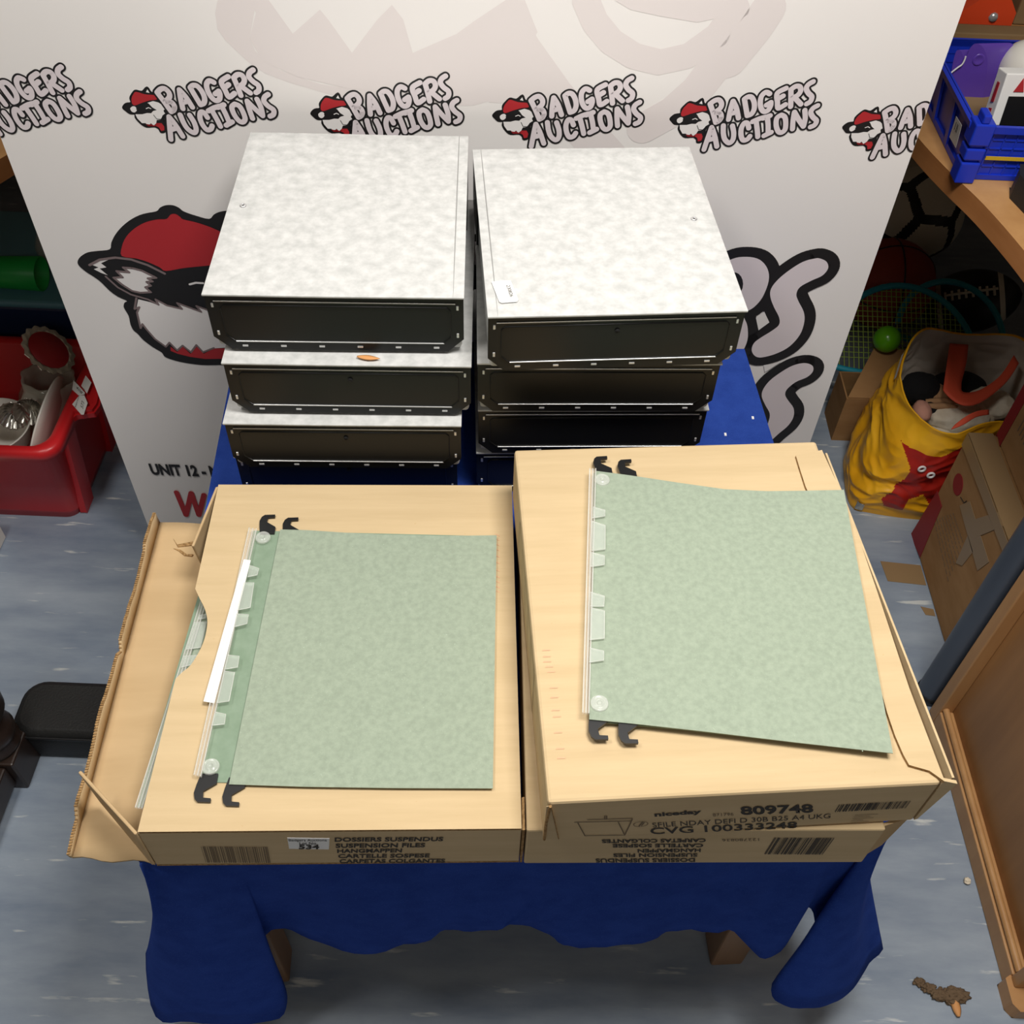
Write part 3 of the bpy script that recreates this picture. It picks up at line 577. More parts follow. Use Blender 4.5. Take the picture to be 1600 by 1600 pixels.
mb=MB()
for k,(wd,yy) in enumerate(((.02,0),(.014,1),(.018,2),(.01,3),(.016,4))):
    a=(0.2664,0.0194); mb.stroke([(a[0],a[1]-.0035*yy),(a[0]+wd,a[1]-.0035*yy)],.0003,FT)
mb.build('small_print',INKF,uc)
# outline pattern printed on its left side
mb=MB()
for L in [[(-0.0063,0.2948,0.066),(0.01,0.1061,0.066)],[(-0.0066,0.2963,0.036),(-0.0089,0.0925,0.036)]]: pass
s0=[(.355-.0*k) for k in range(1)]
def sl(y0,z0,y1,z1):
    n=Vector((0,-(z1-z0),y1-y0)).normalized()*.0005
    a=Vector((-.0006,y0,z0)); b=Vector((-.0006,y1,z1)); n=Vector((0,-(b-a).z,(b-a).y)).normalized()*.00045
    mb.poly([a-n,b-n,b+n,a+n])
y=.29
sl(.31,.008,.12,.008); sl(.30,.066,.125,.066)
for k in range(6): sl(.30-.034*k,.066,.285-.034*k,.012)
sl(.31,.008,.30,.066); sl(.12,.008,.125,.066)
mb.build('side_print',INK,uc)
mb=MB()
for k,(x,y) in enumerate([(0.0111,0.1427),(0.0111,0.136),(0.0111,0.1307),(0.0124,0.1254),(0.0136,0.1201),(0.0143,0.104),(0.014,0.0945),(0.0139,0.0821),(0.0144,0.0759),(0.014,0.0609),(0.0142,0.0461),(0.0144,0.0375)]):
    mb.prism([(x-.0035,y,.0738),(x+.0035,y,.0738),(x+.004,y+.0012,.0738),(x-.0025,y+.0016,.0738)],(0,0,.0001))
mb.build('red_scuff',INKR,uc)
# ---------------------------------------------------------------- suspension files
HOOK=[(0,.006),(-.002,-.004),(-.003,-.012),(-.0014,-.0175),(.0015,-.0203),(.0125,-.0208),(.0125,-.0172),(.0055,-.0165),(.0048,-.0105),(.0150,-.0035),(.0150,.006)]
def loft(top,bot,z,curl,n=24,rows=10):
    A=resample([(p[0],p[1],0) for p in top],n); B=resample([(p[0],p[1],0) for p in bot],n); G=[]
    for i in range(rows+1):
        t=i/rows; G.append([Vector((A[k].x+(B[k].x-A[k].x)*t,A[k].y+(B[k].y-A[k].y)*t,z+curl(k/(n-1),t))) for k in range(n)])
    return G
def susp_file(label,z,yaw,back,front,hooks,strip,tabs,rivets,insert=None,group=None,curl=None,crease=None):
    cx=(front[0][0][0]+front[1][-1][0])/2; cy=(front[0][0][1]+front[1][-1][1])/2
    r=thing('suspension_file',label,'suspension file',(cx,cy,z),yaw,group)
    flatc=lambda u,t:0
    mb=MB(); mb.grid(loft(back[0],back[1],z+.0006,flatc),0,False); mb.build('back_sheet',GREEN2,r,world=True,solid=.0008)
    mb=MB(); mb.grid(loft(front[0],front[1],z+.0038,curl or flatc,n=30,rows=14),0,False); mb.build('front_sheet',GREEN,r,world=True,solid=.0008)
    for (hx,hy,s,zz) in hooks:
        M=Matrix.Translation((hx,hy,z+zz))@Matrix.Rotation(math.radians(yaw),4,'Z')
        mb=MB(); mb.prism([M@Vector((p[0],p[1]*(1 if s<0 else -1),0)) for p in HOOK],(0,0,.0024)); mb.build('hook',BLACKP,r,world=True,bevel=.0006)
    mb=MB(); mb.prism([(p[0],p[1],z+.0042) for p in strip],(0,0,.0022)); e=mb.build('label_holder',PLASTIC,r,world=True,bevel=.0008)
    mb=MB()
    a,b,c,d=[Vector((p[0],p[1],z+.0068)) for p in strip]
    for u in (.08,.52,.93): mb.tube([a.lerp(b,u),d.lerp(c,u)],.0006,6)
    mb.build('holder_ridge',EDGEP,e if 0 else r,world=True)
    for t in tabs:
        mb=MB(); mb.prism([(p[0],p[1],z+.0068) for p in t],(0,0,.0009)); 
        P=[Vector((p[0],p[1],z+.0074)) for p in t]; mb.tube([P[0],P[1],P[2],P[3]],.0005,6,1)
        mb.build('tab',[TABP,EDGEP],r,world=True)
    for (x,y) in rivets:
        mb=MB(); M=Matrix.Translation((x,y,z+.0042)); mb.lathe([(0,.0014),(.0022,.0014),(.0024,.0022),(.0036,.0022),(.0042,.0014),(.0062,.0016),(.0072,.0022),(.0078,.0012),(.008,0)],20,0,M); mb.build('rivet',EDGEP,r,world=True)
    if insert:
        mb=MB(); mb.prism([(p[0],p[1],z+.0066) for p in insert],(0,0,.0005)); mb.build('paper_insert',PAPER,r,world=True)
    if crease:
        mb=MB(); a,b=[Vector((p[0],p[1],z+.004)) for p in crease]
        n2=(b-a).cross(Vector((0,0,1))).normalized()*.0004
        mb.poly([a-n2,b-n2,b+n2,a+n2]); mb.build('score_line',MATS['score'],r,world=True)
    return r
mat('score',(182,198,176),.8,spec=.1)
zl=.6242
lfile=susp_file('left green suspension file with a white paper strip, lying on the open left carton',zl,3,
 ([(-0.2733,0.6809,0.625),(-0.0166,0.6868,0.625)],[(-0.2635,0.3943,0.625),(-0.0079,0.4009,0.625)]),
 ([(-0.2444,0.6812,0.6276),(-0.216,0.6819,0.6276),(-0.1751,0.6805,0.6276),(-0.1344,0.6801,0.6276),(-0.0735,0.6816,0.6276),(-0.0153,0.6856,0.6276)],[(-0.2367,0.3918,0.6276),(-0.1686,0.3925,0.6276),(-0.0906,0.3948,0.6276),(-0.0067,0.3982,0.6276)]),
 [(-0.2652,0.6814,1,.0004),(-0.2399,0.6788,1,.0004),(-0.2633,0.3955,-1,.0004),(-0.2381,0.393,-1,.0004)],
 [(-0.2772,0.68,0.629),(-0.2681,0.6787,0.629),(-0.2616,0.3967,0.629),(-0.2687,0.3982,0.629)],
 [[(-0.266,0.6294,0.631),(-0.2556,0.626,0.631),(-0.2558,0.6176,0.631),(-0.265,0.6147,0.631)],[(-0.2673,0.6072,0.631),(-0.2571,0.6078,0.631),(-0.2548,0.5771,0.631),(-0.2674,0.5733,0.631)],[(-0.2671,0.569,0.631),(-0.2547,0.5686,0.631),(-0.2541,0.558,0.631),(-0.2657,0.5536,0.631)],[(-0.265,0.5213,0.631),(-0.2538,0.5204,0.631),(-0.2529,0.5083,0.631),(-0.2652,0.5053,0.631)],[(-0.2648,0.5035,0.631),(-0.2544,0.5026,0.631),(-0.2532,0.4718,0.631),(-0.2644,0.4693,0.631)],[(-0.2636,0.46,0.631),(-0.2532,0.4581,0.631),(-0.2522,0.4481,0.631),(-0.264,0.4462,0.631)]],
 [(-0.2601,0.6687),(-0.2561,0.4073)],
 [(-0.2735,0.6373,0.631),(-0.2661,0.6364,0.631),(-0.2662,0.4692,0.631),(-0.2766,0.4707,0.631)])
zr=.7022
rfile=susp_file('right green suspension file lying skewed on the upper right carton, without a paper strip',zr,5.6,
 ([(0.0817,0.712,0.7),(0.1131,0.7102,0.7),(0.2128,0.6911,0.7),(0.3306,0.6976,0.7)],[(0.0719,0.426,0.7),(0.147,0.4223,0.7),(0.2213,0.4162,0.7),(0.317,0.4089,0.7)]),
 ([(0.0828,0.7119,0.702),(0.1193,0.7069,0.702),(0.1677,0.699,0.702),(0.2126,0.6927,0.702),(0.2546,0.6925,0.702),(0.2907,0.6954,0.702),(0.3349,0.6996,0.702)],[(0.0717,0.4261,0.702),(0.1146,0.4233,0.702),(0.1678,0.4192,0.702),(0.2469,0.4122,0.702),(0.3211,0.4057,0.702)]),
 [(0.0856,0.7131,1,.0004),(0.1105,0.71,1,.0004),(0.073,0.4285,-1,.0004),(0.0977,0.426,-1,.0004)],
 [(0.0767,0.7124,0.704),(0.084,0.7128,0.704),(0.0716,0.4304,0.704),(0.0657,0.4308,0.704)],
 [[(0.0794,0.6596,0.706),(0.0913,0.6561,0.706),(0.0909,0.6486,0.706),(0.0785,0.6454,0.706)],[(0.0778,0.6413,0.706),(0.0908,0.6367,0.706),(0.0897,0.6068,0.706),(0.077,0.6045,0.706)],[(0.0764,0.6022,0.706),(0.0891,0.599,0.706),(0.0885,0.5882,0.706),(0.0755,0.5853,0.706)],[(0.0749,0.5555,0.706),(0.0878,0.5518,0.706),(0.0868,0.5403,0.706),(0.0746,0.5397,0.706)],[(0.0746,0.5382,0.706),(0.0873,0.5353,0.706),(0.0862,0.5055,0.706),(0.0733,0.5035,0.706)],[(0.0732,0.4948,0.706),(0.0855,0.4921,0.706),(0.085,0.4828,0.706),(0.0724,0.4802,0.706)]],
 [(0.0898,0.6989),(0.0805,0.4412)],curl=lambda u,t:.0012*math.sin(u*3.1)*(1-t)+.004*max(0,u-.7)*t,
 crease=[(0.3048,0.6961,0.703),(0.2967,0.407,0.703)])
# the file packed inside the open carton, seen through the thumb cutout
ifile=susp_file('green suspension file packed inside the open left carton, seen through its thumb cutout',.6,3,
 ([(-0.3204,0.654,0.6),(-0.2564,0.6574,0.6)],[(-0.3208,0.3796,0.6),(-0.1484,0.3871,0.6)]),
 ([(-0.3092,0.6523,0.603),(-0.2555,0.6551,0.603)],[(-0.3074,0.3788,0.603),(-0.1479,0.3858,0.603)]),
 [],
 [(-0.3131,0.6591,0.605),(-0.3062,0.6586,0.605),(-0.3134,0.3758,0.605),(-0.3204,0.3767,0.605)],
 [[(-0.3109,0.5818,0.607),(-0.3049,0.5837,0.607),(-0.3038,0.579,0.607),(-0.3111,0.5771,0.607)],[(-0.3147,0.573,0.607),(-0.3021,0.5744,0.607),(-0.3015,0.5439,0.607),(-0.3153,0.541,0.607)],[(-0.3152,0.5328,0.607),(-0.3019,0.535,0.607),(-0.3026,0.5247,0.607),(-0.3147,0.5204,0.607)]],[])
copies=[copy_thing(ifile,(ifile.location.x+.016+.001*k,ifile.location.y+.001*k,.6-.0108*k),3,'green suspension file packed deeper inside the open left carton, below the topmost one','suspension files packed under the topmost in the open carton') for k in (1,2,3,4)]
for q in copies:
    for ch in list(q.children):
        if ch.name.split('.')[0] in ('label_holder','holder_ridge','tab'): bpy.data.objects.remove(ch)

# ---------------------------------------------------------------- box files
BW,BD,BH=.2525,.302,.0715
def box_file(label,hole,group='stacked grey and black box files'):
    t=thing('box_file',label,'box file',(0,0,0),0,group)
    # marbled case
    mb=MB(); mb.box((.002,.003,.001),(BW-.002,BD-.002,BH-.004)); mb.build('case',LID,t,bevel=.004,seg=3)
    # black front with chamfered lower corners
    mb=MB()
    out=[(.0,.016),(.016,.0),(BW-.016,.0),(BW,.016),(BW,BH-.006),(BW-.001,BH-.005),(.001,BH-.005),(0,BH-.006)]
    mb.prism([(x,.0,z) for x,z in out],(0,.0035,0))
    o=mb.build('front_panel',BOXBLK,t,bevel=.0008)
    ins=[(.0135,.019),(.021,.0115),(BW-.021,.0115),(BW-.0135,.019),(BW-.0135,BH-.020),(BW-.017,BH-.0165),(.017,BH-.0165),(.0135,BH-.020)]
    rim=[(.0125,.0186),(.0205,.0105),(BW-.0205,.0105),(BW-.0125,.0186),(BW-.0125,BH-.0195),(BW-.0165,BH-.0155),(.0165,BH-.0155),(.0125,BH-.0195)]
    mb=MB()
    n=8
    mb.add([(x,-.0002,z) for x,z in out]+[(x,-.0002,z) for x,z in rim],[(i,(i+1)%n,n+(i+1)%n,n+i) for i in range(n)])
    mb.add([(x,-.0002,z) for x,z in rim]+[(x,.0012-.0028,z) for x,z in [((a[0]*.5+b[0]*.5),(a[1]*.5+b[1]*.5)) for a,b in zip(rim,ins)]]+[(x,-.0002,z) for x,z in ins],[(i,(i+1)%n,n+(i+1)%n,n+i) for i in range(n)]+[(n+i,n+(i+1)%n,2*n+(i+1)%n,2*n+i) for i in range(n)],0,True)
    mb.add([(x,-.0002,z) for x,z in ins],[list(range(n))]); mb.build('embossed_frame',BOXBLK,t)
    # lower and top front ridges, their light reflection put in as bright metal
    mb=MB(); mb.tube([(.022,-.001,.0108),(BW-.02,-.001,.0108)],.0007,8); mb.build('lower_ridge_glint',CHROME,t)
    mb=MB(); mb.tube([(.008,-.0008,BH-.0108),(BW-.008,-.0008,BH-.0108)],.0008,8); mb.build('upper_ridge_glint',CHROME,t)
    for x,z,v in [(.006,BH-.016,1),(.006,.021,1),(BW-.006,BH-.016,1),(BW-.006,.021,1)]+[(.03+k*(BW-.058)/5,.005,0) for k in range(6)]:
        mb=MB(); a,b=(.0012,.0026) if v else (.0029,.0011); mb.box((x-a,-.0012,z-b),(x+a,.0002,z+b)); mb.build('staple',CHROME,t,bevel=.0004)
    if hole:
        mb=MB(); mb.lathe([(0,.0004),(.0024,.0004),(.0026,0)],14,0,Matrix.Translation((BW*.505,-.0012,BH-.024))@Matrix.Rotation(PI/2,4,'X')); mb.build('peg_hole',PLUSHK,t)
    # lid sheet with a little overhang
    mb=MB(); g=[]
    for i in range(13):
        u=i/12; g.append([Vector((-.0008+(BW+.0016)*k/16,-.0045+(BD+.005)*u,BH-.0018+.0011*math.sin(PI*k/16)*math.sin(PI*u)+.0008*math.cos(u*5+k*.4)*.3)) for k in range(17)])
    mb.grid(g,0,True); mb.build('lid',LID,t,solid=.0022,bevel=.0004,angle=1)
    # black rear edge
    mb=MB(); mb.box((.0,BD-.085,.0),(.0019,BD,BH-.005)); mb.box((BW-.0019,BD-.085,0),(BW,BD,BH-.005)); mb.box((0,BD-.0019,0),(BW,BD,BH-.005)); mb.build('rear_wrap',BOXBLK,t)
    return t
def eyelet(t,x,y):
    mb=MB(); mb.lathe([(.0012,.0),(.0014,.0008),(.0026,.0012),(.0036,.0004),(.0038,-.0004)],18,0,Matrix.Translation((x,y,BH-.0003))); mb.lathe([(0,.0003),(.0014,.0003)],12,1,Matrix.Translation((x,y,BH-.0003))); mb.build('eyelet',[CHROME,PLUSHK],t)
def place(t,p,yaw):
    t.location=p; t.rotation_euler=(0,0,math.radians(yaw)); WM[t.name]=Matrix.Translation(Vector(p))@Matrix.Rotation(math.radians(yaw),4,'Z')
Z0=.5502; S=.0752
b0=box_file('third box file from the top of the left stack, above the bottom one',True)
place(b0,(-.3112,.7720,Z0+S),2.6)
GRP='stacked grey and black box files'
copy_thing(b0,(-.3008,.7830,Z0+2*S),2.4,'second box file down in the left stack, with an orange flake on its lid')
copy_thing(b0,(-.3180,.7950,Z0),2.8,'bottom box file of the left stack, standing on the blue cloth behind the left carton')
b1=box_file('top box file of the left stack, with no hole in its black front',False)
def crease(t,x):
    mb=MB(); mb.tube([(x,-.004,BH-.0009),(x,.1,BH-.0002),(x,.2,BH-.0002),(x,BD,BH-.0009)],.0005,6); mb.build('spine_crease',LIDC,t)
place(b1,(-.3085,.7960,Z0+3*S),2.6); e=(0.0151,0.1498); eyelet(b1,e[0],e[1])
crease(b1,BW-.010)
b2=copy_thing(b1,(-.0415,.7990,Z0+2*S),3.4,'second box file down in the right stack, just under the stickered one')
for c in list(b2.children):
    if c.name.startswith(('eyelet','spine_crease')): bpy.data.objects.remove(c)
copy_thing(b2,(-.0412,.8090,Z0+S),3.6,'third box file from the top of the right stack, just above the bottom one')
copy_thing(b2,(-.0435,.8170,Z0),4,'bottom box file of the right stack, mostly hidden behind the upper right carton')
b3=box_file('top box file of the right stack, with a small white date sticker on its lid',True)
place(b3,(-.0306,.7795,Z0+3*S),6.0); e=(0.23,0.1538); eyelet(b3,e[0],e[1])
crease(b3,.009)
st=[(0.006,0.049),(0.0251,0.0504),(0.0304,0.0194),(0.0289,0.0164),(0.0139,0.015),(0.0115,0.0171)]
mb=MB(); mb.prism([(x,y,BH+.0006) for x,y in st],(0,0,.0005)); dsk=mb.build('date_sticker',PAPER,b3)
a=(0.0201,0.0422); b=(0.0226,0.0237); c=(0.0239,0.0426)
text('230826',(a[0],a[1],BH+.0015),(b[0]-a[0],b[1]-a[1],0),(c[0]-a[0],c[1]-a[1],0),INK,dsk)
p=(-0.1531,0.7954,0.7765)
mb=MB(); G=[]
for i in range(9):
    u=i/8; wd=.0035*math.sin(PI*min(u*.92+.08,1))
    G.append([Vector((p[0]-.012+.024*u,p[1]-.001+wd*v-.002*u,Z0+3*S-.0016+.0008*math.sin(PI*u)*(1-v*v))) for v in (-1,-.4,.2,1)])
mb.grid(G,0,True); o=mb.build('dry_flake',LEAF,solid=.0006); tag(o,'small orange flake lying on the lid of the second box file of the left stack','flake'); recentre(o)
# ---------------------------------------------------------------- left side of the room
def solo(mb,name,m,label,cat,group=None,**k):
    o=mb.build(name,m,**k); tag(o,label,cat,group); recentre(o); return o
t=thing('desk','light oak desk at the left edge, only its corner showing beside the banner','desk',(-1.2,1.6,0))
mb=MB(); mb.prism([(x,y,.69) for x,y in ((-.84,.951),(-.707,1.229),(-.698,1.248),(-.64,1.37),(-.60,1.5),(-.6,2.3),(-1.8,2.3),(-1.8,.951))],(0,0,.03),0,1); mb.build('desktop',[WOOD,WOODE],t,bevel=.001,angle=1,world=True)
for x,y in ((-1.7,1.05),(-1.7,2.2),(-.75,2.2),(-1.3,1.06)):
    mb=MB(); mb.tube([(x,y,0),(x,y,.69)],.022,16); mb.build('leg',GREYM,t,world=True)
t=thing('storage_box','dark navy plastic storage box with a pale teal lid, behind the red crate','storage box',(-1.0,1.66,0))
mb=MB(); mb.box((-1.5,1.52,0),(-.72,1.80,.238)); mb.build('body',NAVY,t,world=True,bevel=.008)
mb=MB(); mb.box((-1.51,1.512,.2385),(-.71,1.81,.2545)); mb.build('lid',TEALP,t,world=True,bevel=.006)
p=(-0.9013,1.557,0.287)
mb=MB(); M=Matrix.Translation((p[0],p[1],p[2]))@Matrix.Rotation(-PI/2,4,'Y')
mb.lathe([(0,.13),(.026,.13),(.028,.12),(.0325,0),(.0315,-.0008),(.0302,0),(.0262,.118),(0,.12)],36,0,M); o=solo(mb,'plastic_beaker',GRNP,'green plastic beaker lying on its side on the navy storage box','beaker'); o.location.z=.2548
q=(-0.8968,1.6031,0.292)
mb=MB(); mb.lathe([(0,0),(.02,.0),(.036,.02),(.038,.045),(.028,.07),(.012,.08),(.012,.095),(.010,.095),(.010,.08),(.026,.068),(.036,.045),(.034,.02),(.018,.002),(0,.002)],28); o=mb.build('glass_bulb',GLASS); tag(o,'clear round glass bulb behind the green beaker on the navy storage box','glass'); o.location=(q[0],q[1]+.03,.2548)
# red crate
cr=thing('storage_crate','red plastic storage crate full of kitchenware on the floor, with stuck lot stickers','crate',(-.98,1.3,0))
def rrect(x0,y0,x1,y1,r,z,n=5):
    P=[]
    for cx,cy,a in ((x1-r,y1-r,0),(x0+r,y1-r,90),(x0+r,y0+r,180),(x1-r,y0+r,270)):
        for k in range(n+1):
            b=math.radians(a+90*k/n); P.append(Vector((cx+r*math.cos(b),cy+r*math.sin(b),z)))
    return P
rings=[rrect(-1.13,1.212,-.81,1.415,.02,.003),rrect(-1.135,1.205,-.806,1.42,.025,.0),rrect(-1.14,1.203,-.80,1.425,.025,.02),rrect(-1.165,1.178,-.782,1.44,.03,.195),rrect(-1.18,1.158,-.768,1.457,.035,.198),rrect(-1.18,1.158,-.768,1.457,.035,.215),rrect(-1.176,1.162,-.772,1.453,.035,.2205),rrect(-1.166,1.174,-.786,1.441,.03,.2205),rrect(-1.16,1.18,-.792,1.435,.03,.214),rrect(-1.132,1.21,-.81,1.418,.022,.012)]
mb=MB(); mb.grid(rings,0,True,True); mb.poly(rings[0][::-1]); mb.poly(rings[-1]); mb.build('crate_body',REDP,cr,world=True,merge=True)
mb=MB()
lug=[(-.775,1.242),(-.764,1.259),(-.735,1.266),(-.731,1.285),(-.742,1.345),(-.752,1.358),(-.768,1.366),(-.775,1.375)]
mb.prism([(x,y,.204) for x,y in lug],(0,0,.010)); mb.prism([(-.770,1.262,.2141),(-.738,1.268,.2141),(-.735,1.285,.2141),(-.745,1.345,.2141),(-.77,1.362,.2141),(-.77,1.355,.2141),(-.752,1.338,.2141),(-.742,1.285,.2141),(-.746,1.276,.2141),(-.77,1.27,.2141)],(0,0,.006)); mb.build('lug_handle',REDP,cr,world=True,bevel=.002)
for y0,y1 in ((1.215,1.255),(1.375,1.41)):
    mb=MB(); mb.prism([(-.806,y0,.0),(-.806,y1,.0),(-.785,y1,.196),(-.785,y0,.196)],(.012,0,0)); mb.build('corner_rib',REDP,cr,world=True,bevel=.004)
def sticker(pts,lines):
    mb=MB(); mb.prism([(p[0],p[1],p[2]) for p in pts],(0,0,.0006)); s=mb.build('lot_sticker',PAPER,cr,world=True)
    for body,a,b,c in lines:
        up=Vector((0,0,.0012)); o=Vector(a)+up; text(body,o,Vector(b)-Vector(a),Vector(c)-Vector(a),INK,s,world=True)
sticker([(-0.7917,1.3385,0.2225),(-0.7614,1.3067,0.2225),(-0.7612,1.3026,0.2225),(-0.7705,1.2995,0.2225),(-0.7862,1.3135,0.2225)],[('Badgers Auctions',(-0.7891,1.3336,0.2225),(-0.7629,1.3116,0.2225),(-0.7895,1.337,0.2225)),('408',(-0.7821,1.3188,0.2225),(-0.767,1.303,0.2225),(-0.7798,1.3223,0.2225))])
sticker([(-0.774,1.3516,0.2225),(-0.7583,1.3338,0.2225),(-0.7576,1.3053,0.2225),(-0.7736,1.3244,0.2225)],[])
sticker([(-0.7694,1.2996,0.2225),(-0.7605,1.3001,0.2225),(-0.749,1.2811,0.2225),(-0.7468,1.2521,0.2225),(-0.7512,1.2519,0.2225),(-0.7744,1.2763,0.2225)],[('Badgers Auctions',(-0.7648,1.2671,0.2225),(-0.7677,1.298,0.2225),(-0.768,1.2702,0.2225)),('573',(-0.7518,1.2647,0.2225),(-0.7545,1.2807,0.2225),(-0.7582,1.2708,0.2225))])
# kitchenware
M=Matrix.Translation((-.829,1.28,.158))@Matrix.Rotation(math.radians(-70),4,'Y')
mb=MB(); mb.lathe([(0,0),(.05,0),(.062,.004),(.094,.010),(.095,.012),(.093,.0135),(.06,.008),(.05,.004),(0,.004)],44,0,M); solo(mb,'dinner_plate',WHITEP,'white plate leaning against the right wall inside the red crate','plate')
mb=MB(); mb.lathe([(0,0),(.035,.0),(.04,.004),(.06,.03),(.072,.068),(.0735,.07),(.071,.071),(.058,.034),(.038,.010),(0,.008)],44,0,Matrix.Translation((-.935,1.262,.105))); solo(mb,'bowl',WHITEP,'white bowl sitting at the front of the red crate','bowl')
for i,(x,y,z,r,h,rx,ry,lab) in enumerate(((-.885,1.335,.012,.054,.20,-8,10,'milky glass jar tilted at the back of the red crate, below the red disc'),(-1.03,1.36,.012,.05,.19,4,-4,'clear glass jar at the back left of the red crate, half out of view'))):
    M=Matrix.Translation((x,y,z))@Matrix.Rotation(math.radians(rx),4,'X')@Matrix.Rotation(math.radians(ry),4,'Y')
    mb=MB(); G=[]
    prof=[(0,0),(r*.8,0),(r,.01),(r,h*.75),(r*.8,h*.9),(r*.85,h),(r*.78,h),(r*.74,h*.9),(r*.93,h*.75),(r*.93,.012),(0,.006)]
    for rr,z0 in prof: G.append([M@Vector((rr*(1+.05*math.cos(k*PI/2))*math.cos(2*PI*k/32),rr*(1+.05*math.cos(k*PI/2))*math.sin(2*PI*k/32),z0)) for k in range(32)])
    mb.grid(G,0,True,True); solo(mb,'glass_jar',MILKY if i==0 else GLASS,lab,'jar')
orn=thing('foil_ornament','red disc with a ruffled silver foil edge, on top of the red crate glassware','ornament',(-0.8351,1.3695,0.262))
o=Vector(orn.location); nrm=Vector((.76,.0,.73)).normalized(); M=Matrix.Translation(o)@nrm.to_track_quat('Z','Y').to_matrix().to_4x4()
mb=MB(); mb.lathe([(0,.0052),(.036,.0052),(.037,.003),(0,.002)],36,0,M); mb.build('red_disc',BRED,orn,world=True)
mb=MB(); G=[]
for rr,z in ((.034,.003),(.040,.0035),(.048,.003),(.047,.0),(.036,-.004),(.022,-.02),(.018,-.03)):
    G.append([M@Vector(((rr+.0022*math.sin(k*PI/2)*(rr>.033))*math.cos(2*PI*k/64),(rr+.0022*math.sin(k*PI/2)*(rr>.033))*math.sin(2*PI*k/64),z+.002*math.cos(k*PI/2)*(z<0))) for k in range(64)])
mb.grid(G,0,False,True); mb.build('foil_ruffle',STEEL,orn,world=True)
for (x,y,z),lab in (((-0.8689,1.302,0.19),'silver ribbed tin lying beside the bowl in the red crate, nearer the plate'),((-0.8924,1.2906,0.19),'silver ribbed tin lying behind the bowl in the red crate')):
    M=Matrix.Translation((x,y,z))@Matrix.Rotation(math.radians(75),4,'X')@Matrix.Rotation(math.radians(20),4,'Y')
    mb=MB(); G=[[M@Vector(((rr+.0012*math.cos(k*PI/1.5))*math.cos(2*PI*k/48),(rr+.0012*math.cos(k*PI/1.5))*math.sin(2*PI*k/48),z0)) for k in range(48)] for rr,z0 in ((.0001,.0),(.014,.0),(.024,.022),(.026,.022),(.027,.024),(.0255,.024),(.014,.002),(.0001,.0015))]
    mb.grid(G,0,True,True); solo(mb,'fluted_tin',STEEL,lab,'tin')
mb=MB(); mb.box((-1.12,.96,.0),(-.923,1.152,.055)); mb.box((-1.124,.956,.04),(-.920,1.156,.06)); solo(mb,'white_carton',WHITEP,'white box on the floor at the left edge, in front of the red crate','box',bevel=.002)
# black case
mb=MB()
rings=[rrect(-.735,.724,-.40,.806,.025,.0,6),rrect(-.738,.72,-.395,.81,.028,.008,6),rrect(-.740,.718,-.392,.812,.03,.066,6),rrect(-.736,.722,-.396,.808,.028,.077,6),rrect(-.730,.728,-.402,.802,.024,.080,6)]
mb.grid(rings,0,True,True); mb.poly(rings[0][::-1]); mb.poly(rings[-1])
ct=thing('equipment_case','black zipped soft case on the floor, under the carton flap','case',(-.57,.765,0))
mb.build('case_body',BLACKC,ct,world=True)
mb=MB(); mb.tube(rrect(-.7405,.7175,-.3915,.8125,.03,.067,6),.0022,8,0,True); mb.build('piping',BLACKP,ct,world=True)
# turned-leg table
tt=thing('turned_leg_table','dark wooden table with a turned leg and low stretcher at the left edge','table',(-.748,.70,0))
mb=MB(); mb.hexa([(x,y,z) for z in (0,.075) for x,y in ((-.785,.668),(-.715,.668),(-.715,.738),(-.785,.738))]); mb.build('foot_block',DARKW,tt,world=True,bevel=.003)
mb=MB(); mb.lathe([(.0,.075),(.034,.075),(.036,.085),(.03,.094),(.034,.1),(.037,.112),(.033,.124),(.024,.132),(.03,.142),(.041,.165),(.043,.19),(.036,.225),(.026,.25),(.024,.26),(.03,.27),(.026,.28),(.024,.5),(.032,.6),(.035,.70),(0,.7)],32,0,Matrix.Translation((-.75,.703,0))); mb.build('turned_leg',DARKW,tt,world=True)
mb=MB(); mb.box((-.775,.1,.02),(-.727,.668,.068)); mb.build('stretcher',DARKW,tt,world=True,bevel=.003)
# ---------------------------------------------------------------- right side of the room
t=thing('desk','oak laminate desk with a curved edge and grey tubular leg, right of the banner','desk',(1.15,1.5,0))
ed=smooth([(.532,1.6),(.554,1.45),(.568,1.37),(.588,1.295),(.613,1.217),(.636,1.113),(.652,1.0),(.662,.92)],4)
mb=MB(); mb.prism([(x,y,.69) for x,y in [(.53,2.3)]+ed+[(.69,.85),(1.75,.85),(1.75,2.3)]],(0,0,.03),0,1); mb.build('desktop',[WOOD,WOODE],t,world=True,bevel=.001,angle=1)
for x,y in ((.705,.898),(1.65,.95),(1.65,2.2),(.56,2.1)):
    mb=MB(); mb.tube([(x,y,0.004),(x,y,.69)],.021,20); mb.lathe([(0,0),(.0225,0),(.0225,.018),(0,.018)],20,1,Matrix.Translation((x,y,0))); mb.build('leg',[GREYM,BLACKP],t,world=True)
cb=thing('wooden_cabinet','brown wooden cabinet with a panelled side, standing at the lower right edge','cabinet',(.95,.65,0))
mb=MB(); mb.box((.722,.445,.004),(1.2,.868,.68)); mb.build('side_panel',WOODP,cb,world=True)
mb=MB(); mb.box((.700,.846,0),(.722,.869,.68)); mb.box((.700,.445,0),(.722,.846,.036)); mb.box((.700,.445,.64),(.722,.846,.68)); mb.box((.700,.43,.03),(.722,.445,.68)); mb.build('frame',WOOD,cb,world=True,bevel=.002)
mb=MB(); mb.tube([(.7085,.846,.0405),(.7085,.447,.0405)],.0055,10); mb.build('bead_moulding',WOOD,cb,world=True)
